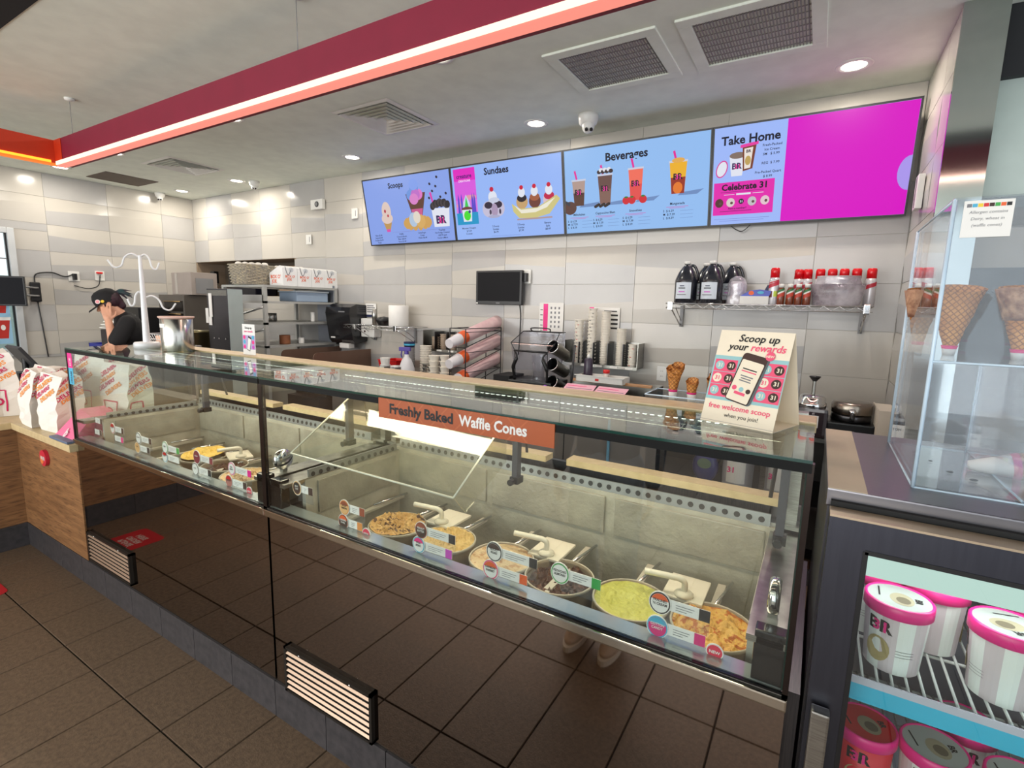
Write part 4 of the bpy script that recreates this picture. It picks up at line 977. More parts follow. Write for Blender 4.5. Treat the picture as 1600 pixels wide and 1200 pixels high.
# acrylic cone case on the freezer
ac = thing('acrylic_cone_case', 'clear acrylic case with a shelf of cones standing on the freezer top', 'display case', (1.912, .11, 1.336))
def ax(n, x0, y0, z0, x1, y1, z1): return MB().box(x0, y0, z0, x1, y1, z1, ACRYLIC).build(n, ac)
AW, AD, AH = .36, .405, .53
ax('front_panel', 0, 0, 0, AW, .005, AH); ax('back_panel', 0, AD-.005, 0, AW, AD, AH); ax('side_panel', 0, .005, 0, .005, AD-.005, AH); ax('side_panel', AW-.005, .005, 0, AW, AD-.005, AH)
ax('shelf', .005, .005, .240, AW-.005, AD-.005, .246); ax('floor_sheet', .005, .005, 0, AW-.005, AD-.005, .004); ax('divider', .153, .005, .004, .157, AD-.005, .24); ax('top_panel', 0, .005, AH, AW, AD, AH+.004)
m = MB()
for a, b in (((0, 0, 0), (0, 0, AH)), ((0, 0, 0), (0, AD, 0)), ((0, 0, 0), (AW, 0, 0)), ((0, AD, 0), (0, AD, AH)), ((0, 0, AH), (0, AD, AH)), ((0, 0, .243), (AW, 0, .243)), ((0, AD, 0), (AW, AD, 0)), ((.155, 0, .004), (.155, AD, .004)), ((.155, AD, 0), (.155, AD, .24))):
    m.tube([a, b], .0022 if a[2] == b[2] else .0035, ACRYL_EDGE, 6)
m.build('polished_edges', ac)
nt = thing('handwritten_note', 'small white note with coloured squares taped at the top of the acrylic case', 'note', (1.925, .1085, 1.800))
MB().box(0, -.001, 0, .066, 0, .062, PAPER).build('sheet', nt)
m = MB()
for i, mm in enumerate((GREYPR, LIGHTBLUE, YELLOW, RED, BROWNPR, GREEN, ORANGE, BLACKPR)): m.rect((0, -.0013, 0), EX, EZ, .004+i*.0074, .051, .0106+i*.0074, .057, mm)
m.build('colour_squares', nt)
m = MB()
for i, l in enumerate(('Allergen contains', 'Dairy, wheat in', '(waffle cones)')): m.text(l, .0072, GREYPR, (.033, -.0014, .040-.011*i), EX, EZ, 'CENTER', shear=.2)
m.build('lettering', nt)
def cone(loc, h, r, label, tip=0, rot=None, dip=None, name='waffle_cone', grp='waffle cones'):
    t = thing(name, label, 'waffle cone', loc, 0, grp); T = rot or Matrix.Identity(3)
    m = MB(); N, K = 10, 28; vs = []
    for i in range(N+1):
        for k in range(K):
            a = 2*PI*k/K; zz = h*i/N; rr_ = .006+(r-.006)*i/N + .0016*math.sin(a*K/4+i*PI*.5)*(i > 0)
            if i == N: zz += .010*math.sin(a)
            vs.append(T @ Vector((rr_*math.cos(a), rr_*math.sin(a), zz)))
    fs = []
    for i in range(N): fs += [(i*K+k, i*K+(k+1) % K, (i+1)*K+(k+1) % K, (i+1)*K+k) for k in range(K)]
    m.raw(vs, fs, WAFFLE, True)
    inn = [T @ Vector(((r-.004)*math.cos(2*PI*k/K), (r-.004)*math.sin(2*PI*k/K), h-.002+.010*math.sin(2*PI*k/K))) for k in range(K)]+[T @ Vector((0, 0, h*.2))]
    m.raw(inn, [(k, (k+1) % K, K) for k in range(K)], WAFFLE, True); m.build('wafer', t)
    if dip:
        d = MB(); prof = [(.006+(r-.006)*f+.004, h*f) for f in (.55, .62, .8, 1.0)]+[(r-.006, h*1.015)]; d.lathe((0, 0, 0), prof, dip, 24, T); d.build('dipped_coating', t)
    if tip:
        p = MB(); p.lathe((0, 0, 0), [(.0, -.004), (.010, -.002), (.006+(r-.006)*tip+.0022, h*tip)], PAPER, 20, T); p.build('paper_sleeve', t)
        p = MB(); f = tip; p.lathe((0, 0, 0), [(.006+(r-.006)*(f-.08)+.003, h*(f-.08)), (.006+(r-.006)*f+.003, h*f)], PINK, 20, T); p.build('sleeve_band', t)
    return t
cone((1.967, .30, 1.583), .138, .045, 'tall golden waffle cone on the acrylic shelf', .14)
NUTS = M('chocolate_nut_coating', S(122, 78, 62), .6, col2=S(190, 150, 120), nscale=60, bump=.9, bscale=90)
cone((1.912+.02, .44, 1.583), .138, .035, 'small dark dipped cone at the back left of the acrylic case', .14, dip=NUTS)
cone((2.068, .27, 1.583), .135, .046, 'chocolate and nut dipped cone at the right edge of the acrylic case', .14, dip=NUTS)
cone((2.14, .40, 1.583), .135, .040, 'chocolate dipped cone further right in the acrylic case', .14, dip=NUTS)
T = Matrix.Rotation(math.radians(82), 3, 'Y')
cone((2.03, .30, 1.352), .15, .045, 'wrapped cone lying on the floor of the acrylic case', .5, rot=T)
m = MB()
for i, (x, y, s_) in enumerate(((1.99, .25, .006), (1.97, .33, .004), (2.02, .21, .007), (1.95, .40, .004))):
    MB().ell((0, 0, 0), s_, s_*.6, s_*.35, MATTBLACK, 8).build('crumb', label=('dark crumb on the floor of the acrylic case, ' + ('middle one', 'farther one', 'largest one', 'farthest small one')[i]), cat='crumb', group='dark crumbs', loc=(x, y, 1.343))
# ================================================================== BACK COUNTER AND WHAT STANDS ON IT
bc = thing('back_counter', 'long steel back counter with an open lower shelf under the menu screens', 'counter', (0, 2.28, 0))
def b5(n, x0, y0, z0, x1, y1, z1, m, lab=None): return MB().box(x0, y0-2.28, z0, x1, y1-2.28, z1, m).build(n, bc, lab)
b5('worktop', -2.45, 2.28, .925, 2.13, 2.915, .95, STEEL); b5('lower_shelf', -2.45, 2.32, .50, 2.13, 2.90, .52, DSTEEL); b5('back_panel', -2.45, 2.89, .02, 2.13, 2.915, .925, M('shadow_grey', S(92, 86, 84), .7))
b5('toe_kick', -2.45, 2.36, 0, 2.13, 2.38, .10, DGREY); b5('base_panel', -2.45, 2.32, .10, .85, 2.34, .925, M('grey_door_panel', S(128, 124, 122), .45))
for x in (.88, 1.5, 2.09): b5('upright', x, 2.31, .02, x+.03, 2.34, .925, STEEL)
for x in (-1.8, -1.15, -.5, .15): b5('door_seam', x, 2.317, .12, x+.006, 2.321, .90, BLACK)
b5('blue_guard', .50, 2.305, .12, .516, 2.32, .88, M('guard_blue', S(120, 180, 214), .4), 'light blue corner guard')
def cyl_thing(name, label, cat, x, y, z, prof, mat, group=None, n=24):
    t = thing(name, label, cat, (x, y, z), 0, group); MB().lathe((0, 0, 0), prof, mat, n).build('body', t); return t
# tubs on the lower shelf
for x, lab in ((1.36, 'white plastic topping tub on the lower shelf, left of its twin'), (1.60, 'white plastic topping tub on the lower shelf by the freezer')):
    t = cyl_thing('topping_tub', lab, 'tub', x, 2.44, .521, [(.085, 0), (.092, .01), (.098, .235), (.104, .24), (.104, .262), (0, .264)], M('frosty_plastic', S(196, 196, 204), .4), 'plastic tubs under the back counter')
    m = MB()
    for k in range(8):
        a0, a1 = [-2.2+.15*(k+j) for j in (0, 1)]; r = .099; m.raw([(r*math.cos(a0), r*math.sin(a0), .05), (r*math.cos(a1), r*math.sin(a1), .05), (r*math.cos(a1), r*math.sin(a1), .20), (r*math.cos(a0), r*math.sin(a0), .20)], [(0, 1, 2, 3)], PAPER)
    m.text('31', .05, PINK, (-.055, -.0985, .12), EX, EZ, bold=.03); m.build('paper_label', t)
t = thing('blue_topping_bag', 'dark blue snack bag on the lower shelf beside the plastic tubs', 'bag', (1.16, 2.42, .521))
MB().ell((0, 0, .11), .085, .05, .11, M('bag_blue', S(44, 52, 120), .35, bump=.5, bscale=12)).build('body', t); MB().disc((0, -.052, .14), EX, EZ, 0, 0, .045, .035, M('bag_green_print', S(96, 120, 100), .5)).build('print', t)

# sink with splash guards
sk2 = thing('hand_sink', 'steel hand sink between two tall brown reflecting splash guards', 'sink', (-2.95, 2.3, 0))
GB = M('guard_steel', S(124, 98, 84), .3, .35)
def guard(x, nm_):
    pts = [(x, 0-.15, .80), (x, .60, .80), (x, .60, 1.165), (x, -.10, 1.165)]+[(x, -.10-.05*math.sin(a), 1.165-.05*(1-math.cos(a))) for a in (.4, .8, 1.2, 1.57)]
    MB().prism(pts, (1, 0, 0), .012, GB).build('splash_guard', sk2)
guard(.44, 1); guard(-.06, 2)
MB().box(-.05, -.12, .86, .44, .0, .90, STEEL).box(-.05, .38, .86, .44, .60, .90, STEEL).box(-.05, .0, .70, -.03, .38, .90, STEEL).box(.42, .0, .70, .44, .38, .90, STEEL).box(-.03, .0, .70, .42, .38, .72, STEEL).build('basin', sk2)
MB().box(-.05, -.10, 0, .44, .60, .70, DGREY).build('stand', sk2)
MB().tube(path([(.2, .50, .90), (.2, .50, 1.05), (.2, .42, 1.10), (.2, .34, 1.06)]), .012, CHROME, 10).build('faucet', sk2)
td = thing('paper_towel_dispenser', 'large black paper towel dispenser with a white towel tongue on the back wall', 'dispenser', (-2.76, 2.915, 1.22))
m = MB(); pr_ = [(0, .03), (0, .42), (-.14, .43), (-.23, .395), (-.245, .33), (-.20, .04), (-.16, 0)]
m.prism([(-.19, y, z) for y, z in pr_], (1, 0, 0), .38, M('dispenser_black', S(26, 26, 30), .25, coat=.4)); m.build('housing', td)
MB().bbox(-.03, -.20, -.05, .12, -.12, .005, PAPER, .01).build('towel_tongue', td); MB().rect((0, -.245, .0), EX, Vector((0, .15, .98)), -.12, .06, -.05, .075, WHITE).build('front_mark', td)
MB().rect((0, -.2455, .34), EX, EZ, .02, 0, .12, .014, GREY).build('top_mark', td)
sd = thing('soap_dispenser', 'white soap dispenser on the wall behind the black towel dispenser', 'dispenser', (-2.46, 2.92, 1.30))
MB().bbox(-.10, -.10, 0, .10, 0, .20, WHITE, .012).build('body', sd); MB().cyl((-.04, -.101, .06), (-.04, -.104, .06), .012, .012, BROWNPR, 12).build('window', sd)
sg = thing('wall_notice', 'small white notice with a navy band above the soap dispenser', 'notice', (-2.50, 2.915, 1.515))
MB().box(-.08, -.002, 0, .08, 0, .145, PAPER).build('sheet', sg); m = MB(); m.rect((0, -.0025, 0), EX, EZ, -.08, .0, .08, .025, DBLUE)
for i in range(4): m.rect((0, -.0025, 0), EX, EZ, -.06, .05+.022*i, .06-.02*(i % 2), .062+.022*i, GREYPR)
m.build('print', sg)
def wire_shelf(name, x0, x1, z, y0, y1, label, brx, nw=14):
    t = thing(name, label, 'shelf', (x0, y1, z), 0, 'chrome wire wall shelves'); W = x1-x0; D = y0-y1; m = MB()
    for y in (D, 0): m.tube([(0, y, 0), (W, y, 0)], .004, CHROME, 6); m.tube([(0, y, -.032), (W, y, -.032)], .003, CHROME, 6)
    k = int(W/.04)
    zz = [(W*i/k, D, -.002 if i % 2 else -.030) for i in range(k+1)]; m.tube(zz, .0025, CHROME, 5)
    for x in (0, W): m.tube([(x, D, 0), (x, 0, 0)], .004, CHROME, 6)
    m.build('front_truss', t, kind='stuff')
    m = MB(); k = int(W/.03)
    for i in range(k+1): m.tube([(W*i/k, D, .002), (W*i/k, 0, .002)], .0016, CHROME, 5)
    m.build('shelf_wires', t, kind='stuff')
    for x in brx:
        b = MB(); x -= x0; b.box(x-.012, -.012, -.17, x+.012, 0, -.01, GREY); b.tube([(x, D+.02, -.03), (x, -.02, -.165)], .005, CHROME, 6); b.tube([(x, D*.55, -.03), (x, -.02, -.12)], .004, CHROME, 6)
        b.cyl((x, -.012, -.15), (x, -.016, -.15), .006, .006, BLACK, 8); b.build('bracket', t)
        MB().bbox(x-.016, D-.012, -.045, x+.016, D+.012, .012, CHROME, .004).build('corner_clamp', t)
    return t
wire_shelf('wire_shelf', -2.60, -1.70, 1.435, 2.62, 2.915, 'short wire wall shelf with a paper roll, right of the black towel dispenser', (-2.44, -1.86))
wire_shelf('wire_shelf', .79, 1.985, 1.712, 2.55, 2.915, 'long wire wall shelf with dark jugs and red capped cans', (.82, 1.955))
cyl_thing('steel_tumbler', 'tall slim steel tumbler on the short wire shelf', 'tumbler', -2.285, 2.76, 1.438, [(.026, 0), (.028, .13), (.020, .15), (.020, .165), (0, .168)], STEEL)
bw = cyl_thing('black_bowl', 'low black lidded bowl on the short wire shelf', 'bowl', -2.155, 2.76, 1.438, [(.055, 0), (.080, .05), (.082, .065), (.055, .085), (.02, .09), (0, .095)], BLACK)
pr2 = cyl_thing('paper_roll', 'thick white paper roll standing on the short wire shelf', 'paper roll', -1.945, 2.76, 1.438, [(.098, 0), (.100, .004), (.100, .205), (.096, .210), (.025, .210)], PAPER, n=32)
MB().lathe((0, 0, 0), [(.025, .2105), (.022, .2105), (.022, .18)], M('cardboard', S(170, 130, 90), .8), 18, cap=False).build('core', pr2)

# cup and lid things on the left of the counter
STFOAM = M('foam_cup', S(226, 220, 208), .6)
def stack(name, label, x, y, z, r0, r1, h, n, mat, group=None, step=None, top=None, prints=None):
    t = thing(name, label, 'cup stack', (x, y, z), 0, group); m = MB(); prof = []
    for i in range(n):
        z0 = h*i/n; z1 = h*(i+1)/n; prof += [(r0, z0), (r1, z1-.003), (r1+.0025, z1-.003), (r1+.0025, z1)]
    prof.append((0, h)); m.lathe((0, 0, 0), prof, mat, 20, smooth=False); m.build('cups', t)
    if prints:
        p = MB(); rn = random.Random(int(x*1000))
        for i in range(n):
            a = -1.9+rn.uniform(-.3, .6); r = r1+.003; z0 = h*(i+.5)/n; L_ = .35
            p.raw([(r*math.cos(a), r*math.sin(a), z0), (r*math.cos(a+L_), r*math.sin(a+L_), z0), (r*math.cos(a+L_), r*math.sin(a+L_), z0+.004), (r*math.cos(a), r*math.sin(a), z0+.004)], [(0, 1, 2, 3)], prints[i % len(prints)])
        p.build('rim_print', t, kind='stuff')
    if top: top(t)
    return t
rtt = thing('red_tray', 'shallow red plastic tray at the left end of the back counter', 'tray', (-1.91, 2.68, .951))
MB().lathe((0, 0, 0), [(.14, 0), (.16, .02), (.185, .15), (.192, .152), (.192, .158), (.178, .156), (.15, .02)], RED, 4, Matrix.Rotation(PI/4, 3, 'Z'), False, .95, .75, cap=True).build('body', rtt)
stack('cup_stack', 'short white cup stack standing in front of the red tray', -1.82, 2.44, .952, .040, .048, .195, 3, WHITE, 'cup stacks along the back counter')
t = stack('cup_stack', 'small blue and white printed cup beside the red tray', -1.665, 2.42, .952, .040, .052, .13, 1, DBLUE, 'cup stacks along the back counter'); MB().lathe((0, 0, 0), [(.051, .115), (.054, .118), (.054, .132), (0, .134)], WHITE, 20).build('lid', t)
t = stack('cup_stack', 'tall grey stack of nested cups with a dark blue printed cup on top', -1.655, 2.60, .952, .046, .052, .30, 14, M('grey_cups', S(150, 148, 150), .5), 'cup stacks along the back counter')
MB().lathe((0, 0, 0), [(.050, .30), (.054, .345), (.056, .352), (0, .352)], DBLUE, 20).lathe((0, 0, 0), [(.0545, .318), (.0565, .335)], LIGHTBLUE, 20, cap=False).build('printed_cup', t)
stack('cup_stack', 'tall white stack of nested cups behind the spray bottle', -1.50, 2.66, .952, .050, .056, .32, 14, STFOAM, 'cup stacks along the back counter')
sp = thing('spray_bottle', 'clear spray bottle with a purple trigger on the back counter', 'spray bottle', (-1.47, 2.36, .952), .4)
sp.scale = (1.25, 1.25, 1.3)
MB().lathe((0, 0, 0), [(.055, 0), (.06, .01), (.058, .10), (.035, .16), (.016, .185), (.016, .20)], M('milky_plastic', S(214, 214, 218), .3), 22).build('bottle', sp)
PUR = M('trigger_purple', S(70, 50, 150), .4); m = MB().cyl((0, 0, .20), (0, 0, .225), .017, .014, PUR, 14); m.bbox(-.055, -.012, .222, .03, .012, .25, PUR, .004); m.tube([(-.035, 0, .225), (-.042, 0, .195), (-.035, 0, .175)], .005, PUR, 6); m.build('trigger', sp)
def cup_dispenser(x0, x1, z0, z1, label, cols):
    t = thing('cup_dispenser', label, 'cup dispenser', (x0, 2.915, z0), 0, 'steel wall cup dispensers'); W = x1-x0; H_ = z1-z0
    m = MB().box(0, -.15, 0, .006, 0, H_, STEEL).box(W-.006, -.15, 0, W, 0, H_, STEEL).box(0, -.004, 0, W, 0, H_, STEEL).box(0, -.15, -.004, W, 0, .004, STEEL); m.build('housing', t)
    for i in range(1, cols): x = W*i/cols; MB().box(x-.002, -.14, 0, x+.002, -.004, H_*.95, DSTEEL).build('divider', t)
    MB().box(0, -.158, -.012, W, -.15, .012, STEEL).build('front_lip', t)
    for i in range(cols): x = W*(i+.5)/cols; MB().box(x-.03, -.1595, -.008, x+.03, -.158, .008, PAPER).build('label_strip', t)
    return t
cup_dispenser(-1.63, -1.20, 1.225, 1.415, 'left steel cup dispenser on the back wall, half empty', 3)
for i, (x, lab) in enumerate(((-1.52, 'clear cup stack in the left bay of the left cup dispenser'), (-1.415, 'clear cup stack in the middle bay of the left cup dispenser'), (-1.30, 'clear cup stack in the right bay of the left cup dispenser'))):
    stack('cup_stack', lab, x, 2.835, 1.231, .034, .040, (.12, .15, .15)[i], 7, M('smoky_cups', S(168, 150, 132), .3), 'stacks in the left cup dispenser')
for x, h_, lab, mm in ((-1.36, .17, 'dark steel cup standing right of the spray bottle', STEEL), (-1.28, .25, 'white foam dish stack below the left cup dispenser', STFOAM), (-1.15, .26, 'white foam cup stack beside the black wire rack', STFOAM)):
    stack('cup_stack', lab, x, 2.52, .952, .038, .050, h_, 5, mm, 'cup stacks along the back counter')
# black wire rack with sleeves of cups
wk = thing('wire_cup_rack', 'black three tier wire rack holding sleeves of cups', 'rack', (-.95, 2.33, .951))
m = MB(); BX, BY, BZ = .165, .55, .52
for x in (0, BX):
    for y in (0, BY): m.tube([(x, y, 0), (x, y, BZ)], .005, BLACK, 6)
for z in (.02, .19, .36): 
    for x in (0, BX): m.tube([(x, -.02, z), (x, BY, z+.13)], .004, BLACK, 6)
    m.tube([(0, 0, z), (BX, 0, z)], .004, BLACK, 6); m.tube([(0, BY, z+.13), (BX, BY, z+.13)], .004, BLACK, 6); m.tube([(BX, 0, z+.13), (BX, BY, z+.13)], .003, BLACK, 6)
for a, b in (((0, 0, BZ), (BX, 0, BZ)), ((0, BY, BZ), (BX, BY, BZ)), ((0, 0, BZ), (0, BY, BZ)), ((BX, 0, BZ), (BX, BY, BZ))): m.tube([a, b], .004, BLACK, 6)
m.build('wire_frame', wk, kind='stuff')
SLV = M('sleeve_plastic', S(226, 196, 196), .25, col2=S(214, 176, 180), nscale=12); CLR = M('sleeve_clear_end', S(222, 218, 222), .2)
for i, lab in enumerate(('sleeve of cups in the lowest tier of the black wire rack', 'sleeve of cups in the middle tier of the black wire rack', 'sleeve of cups in the top tier of the black wire rack')):
    t = thing('cup_sleeve', lab, 'cup sleeve', (-.868, 2.33, .951+.02+.17*i+.065), 0, 'plastic cup sleeves in the wire rack'); d = Vector((0, .55, .13)).normalized()
    MB().cyl(d*.10, d*.62, .056, .060, SLV, 20).build('wrapped_cups', t); MB().cyl(d*.02, d*.10, .052, .056, ORANGE, 20).build('orange_band', t); MB().cyl(-d*.12, d*.02, .040, .052, CLR, 20).build('cup_bottom', t)
# blender enclosure
be = thing('blender_enclosure', 'smoked clear blender enclosure on a black base', 'blender', (-.24, 2.62, .951))
MB().bbox(-.20, -.17, 0, .20, .15, .12, BLACK, .01).build('base', be); MB().box(-.36, -.14, 0, -.20, .1, .14, MATTBLACK).build('side_unit', be)
m = MB(); pf = [(-.15, -.13, .12), (.15, -.13, .12), (.15, -.13, .34), (.20, -.13, .40), (.17, .0, .50), (-.17, .0, .50), (-.22, -.13, .40), (-.15, -.13, .34)]
m.raw([(-.15, -.13, .12), (.15, -.13, .12), (.15, -.15, .36), (-.15, -.15, .36), (-.20, -.13, .42), (.20, -.13, .42), (.17, .02, .51), (-.17, .02, .51), (-.17, .13, .51), (.17, .13, .51), (.15, .13, .12), (-.15, .13, .12)],
      [(0, 1, 2, 3), (3, 2, 5, 4), (4, 5, 6, 7), (7, 6, 9, 8), (10, 9, 6, 5, 2, 1), (11, 0, 3, 4, 7, 8), (11, 8, 9, 10)], SMOKED); m.build('hood', be)
m = MB()
for sx in (-1, 1): m.tube(path([(sx*.15, -.14, .12), (sx*.155, -.16, .22), (sx*.12, -.165, .31), (sx*.15, -.155, .36)]), [.010]*6+[.016]*6+[.008]*7, BLACK, 8)
m.tube([(-.15, -.16, .36), (.15, -.16, .36)], .008, BLACK, 8); m.tube(path([(-.08, .02, .51), (-.08, .0, .54), (.08, .0, .54), (.08, .02, .51)]), .005, BLACK, 8); m.build('handle_frame', be, kind='stuff')
hq = [(-.15, -.13, .12), (.15, -.13, .12), (.15, -.15, .36), (-.15, -.15, .36), (-.20, -.13, .42), (.20, -.13, .42), (.17, .02, .51), (-.17, .02, .51), (-.17, .13, .51), (.17, .13, .51)]
m = MB()
for a, b in ((0, 3), (3, 4), (4, 7), (7, 8), (1, 2), (2, 5), (5, 6), (6, 9), (4, 5), (7, 6), (8, 9)): m.tube([hq[a], hq[b]], .0035, BLACK, 6)
m.build('hood_edges', be, kind='stuff')
MB().lathe((0, 0, 0), [(.05, .12), (.045, .16), (.065, .30), (.065, .32)], SOFTPLAST, 18, cap=False).build('blender_jar', be)
# tilted steel cup tubes
tb = thing('cup_tube_stand', 'stand of three tilted steel cup tubes beside the blender', 'dispenser', (-.02, 2.52, .951))
d = Vector((.14, .88, -.40)).normalized(); MB().box(-.02, .02, 0, .14, .20, .02, BLACK).tube([(.06, .12, .0), (.08, .14, .42)], .010, DGREY, 8).build('stand', tb)
for z in (.13, .27, .41):
    m = MB(); p0_ = Vector((-.035, -.03, z)); m.cyl(p0_, p0_+d*.20, .052, .046, STEEL, 24, caps=(0, 1)); m.cyl(p0_+d*.004, p0_+d*.18, .047, .040, MATTBLACK, 24, caps=(0, 1)); m.tube([p0_+(d.orthogonal().normalized()*math.cos(a)+d.cross(d.orthogonal().normalized())*math.sin(a))*.052 for a in [2*PI*i/24 for i in range(24)]], .004, CHROME, 6, True); m.build('cup_tube', tb)
MB().ell((0, 0, 0), .022, .016, .016, M('purple_scoop', S(170, 80, 210), .4)).build('purple_scoop', label='small purple scoop in the lowest tilted cup tube', cat='scoop', loc=(-.085, 2.44, 1.04))
# right cup dispenser
cup_dispenser(-.085, .545, 1.205, 1.40, 'right steel cup dispenser on the back wall with five tall stacks', 5)
for x, zt, lab, prn, n in ((.018, 1.57, 'cup stack with an orange print in the first bay of the right dispenser', (RED, BLACKPR), 12), (.135, 1.665, 'tallest cup stack with dark rim marks in the right dispenser', (BLACKPR, BROWNPR), 16), (.250, 1.645, 'plain white cup stack third in the right dispenser, near as tall', None, 22), (.385, 1.51, 'plain white cup stack fourth in the right dispenser', None, 20), (.485, 1.39, 'short cup stack with a small red mark at the right end of the dispenser', (RED, PAPER, PAPER), 8)):
    stack('cup_stack', lab, x, 2.825, 1.212, .031, .037, zt-1.212, n, M('white_cups', S(230, 224, 212), .5), 'stacks in the right cup dispenser', prints=prn)
sb = thing('syrup_bottle', 'dark purple syrup bottle with a pale cap below the right cup dispenser', 'bottle', (.20, 2.62, 1.11))
MB().lathe((0, 0, 0), [(.034, 0), (.035, .005), (.035, .15), (.028, .165), (.012, .170)], M('syrup_dark', S(54, 44, 62), .3), 20).build('bottle', sb); MB().lathe((0, 0, 0), [(.014, .168), (.012, .195), (0, .20)], WHITE, 14).build('cap', sb)
tr_ = thing('white_tray', 'long white plastic tray with a small red mark below the cup dispenser', 'tray', (.345, 2.56, 1.11), -.03)
MB().box(-.185, -.07, 0, .185, .07, .005, WHITE).box(-.19, -.074, .0, .19, -.068, .048, WHITE).box(-.19, .068, 0, .19, .074, .048, WHITE).box(-.19, -.074, 0, -.184, .074, .048, WHITE).box(.184, -.074, 0, .19, .074, .048, WHITE).box(-.20, -.082, .044, .20, -.068, .050, WHITE).build('body', tr_)
MB().rect((0, -.0748, .012), EX, EZ, -.03, 0, .0, .018, RED).build('red_mark', tr_)
rj = thing('red_cap_jar', 'small jar with a red cap in the white tray', 'jar', (.37, 2.57, 1.118)); MB().lathe((0, 0, 0), [(.022, 0), (.022, .06)], M('jar_pale', S(206, 196, 190), .3), 16).build('body', rj); MB().lathe((0, 0, 0), [(.025, .06), (.025, .085), (0, .088)], RED, 16).build('cap', rj)
# topping bin with pink sheets
tbn = thing('topping_bin', 'steel topping bin with a wood coloured rail, under the white tray', 'bin', (.11, 2.25, .951))
MB().box(0, 0, 0, .66, .012, .10, STEEL).box(0, .30, 0, .66, .46, .155, STEEL).box(0, 0, 0, .012, .46, .12, STEEL).box(.648, 0, 0, .66, .46, .15, BLACK).box(0, .01, 0, .65, .32, .02, DSTEEL).build('bin_body', tbn)
MB().bbox(0, .285, .148, .62, .32, .168, M('rail_wood', S(190, 140, 96), .4), .004).build('wood_rail', tbn)
for x, y, a, lab in ((.26, 2.30, .06, 'left pink printed sheet lying on the topping bin'), (.50, 2.30, -.05, 'right pink and white printed sheet lying on the topping bin')):
    t = thing('printed_sheet', lab, 'paper sheet', (x, y, 1.075), a, 'pink printed sheets'); T = Matrix.Rotation(.35, 4, 'X')
    MB().box(-.115, -.08, -.001, .115, .08, .001, M('sheet_pink', S(228, 170, 186), .6), T).build('sheet', t); m = MB()
    U = T.to_3x3() @ EY; N = T.to_3x3() @ EZ
    for k in range(4): m.rect(N*.0015, EX, U, -.10, -.06+.035*k, .10-.05*(k % 2), -.052+.035*k, PINK if k % 2 else GREYPR)
    m.build('print', t)
# posters on the wall
po = thing('wall_poster', 'white wall sheet with a pink column, right of the small television', 'poster', (-.41, 2.918, 1.43))
MB().box(0, -.002, 0, .235, 0, .275, PAPER).build('sheet', po); m = MB(); m.rect((0, -.0025, 0), EX, EZ, .04, .03, .085, .265, PINK); m.rect((0, -.0028, 0), EX, EZ, .045, .22, .08, .262, HOTPINK)
for i in range(3):
    for j in range(5): m.rect((0, -.0025, 0), EX, EZ, .11+.038*i, .06+.04*j, .125+.038*i, .08+.04*j, GREYPR)
for j in range(5): m.rect((0, -.0025, 0), EX, EZ, .01, .03+.045*j, .035, .036+.045*j, BLACKPR)
m.build('print', po)
po = thing('wall_poster', 'white wall sheet with pink corner and dark marks behind the cup stacks', 'poster', (.065, 2.918, 1.40))
MB().box(0, -.002, 0, .265, 0, .275, PAPER).build('sheet', po); m = MB(); m.rect((0, -.0025, 0), EX, EZ, .0, .23, .04, .275, HOTPINK)
m.rect((0, -.0025, 0), EX, EZ, .15, .19, .18, .215, GREEN)
for i in range(4): m.rect((0, -.0025, 0), EX, EZ, .19+.0*i, .10+.035*i, .25, .115+.035*i, BLACKPR)
m.rect((0, -.0025, 0), EX, EZ, .13, .24, .24, .25, BLACKPR); m.build('print', po, kind='stuff')
# small television
tv = thing('television', 'small black television on the tiled back wall', 'television', (-.80, 2.85, 1.83))
MB().bbox(-.245, -.012, -.153, .245, .03, .153, BLACK, .006).build('housing', tv); MB().box(-.225, -.0135, -.12, .225, -.012, .138, M('tv_screen', S(16, 16, 20), .5, spec=.15)).build('screen', tv)
MB().box(-.08, .03, -.05, .08, .075, .05, BLACK).build('wall_mount', tv); MB().tube(path([(.20, .04, -.14), (.205, .055, -.25), (.20, .055, -.45), (.20, .04, -.60)]), .006, BLACK, 6).build('cable', tv)
MB().rect((0, -.0142, -.14), EX, EZ, -.02, 0, .02, .006, GREY).rect((0, -.0142, -.145), EX, EZ, -.24, 0, -.22, .01, WHITE).build('front_marks', tv)
outlet((-.545, 2.915, 1.93), 0, 'white outlet with a black plug at the right edge of the small television', BLACK, .08, .12)
outlet((-.13, 2.915, 1.15), 0, 'cream outlet seen through the blender enclosure')
outlet((.70, 2.915, 1.17), 0, 'outlet low on the back wall left of the cones')
# wall switches and horn
hn = thing('alarm_horn', 'square white alarm horn high on the back wall left of the menu', 'alarm', (-3.30, 2.918, 2.76))
MB().bbox(-.10, -.045, -.055, .10, 0, .055, WHITE, .01).build('body', hn); MB().cyl((.01, -.046, 0), (.01, -.052, 0), .032, .030, DGREY, 20).build('speaker', hn); MB().cyl((.01, -.052, 0), (.01, -.055, 0), .018, .018, GREY, 16).build('centre_ring', hn)
for x, z, l in ((-3.50, 2.385, 'white cover plate below the alarm horn'), (-2.72, 2.625, 'white cover plate beside the first menu screen')):
    t = thing('cover_plate', l, 'cover plate', (x, 2.918, z)); MB().bbox(-.045, -.012, -.055, .045, 0, .055, WHITE, .004).build('plate', t); MB().box(.015, -.0135, -.03, .022, -.012, .03, GREYPR).build('slot', t)
t = thing('cover_plate', 'white switch plate on the right wall beside the magenta screen', 'cover plate', (XR-.006, 2.52, 2.33)); MB().bbox(-.03, -.05, -.09, 0, .05, .09, WHITE, .006).build('plate', t); MB().box(-.032, -.008, -.08, -.030, .004, .08, BLACKPR).build('slot', t)

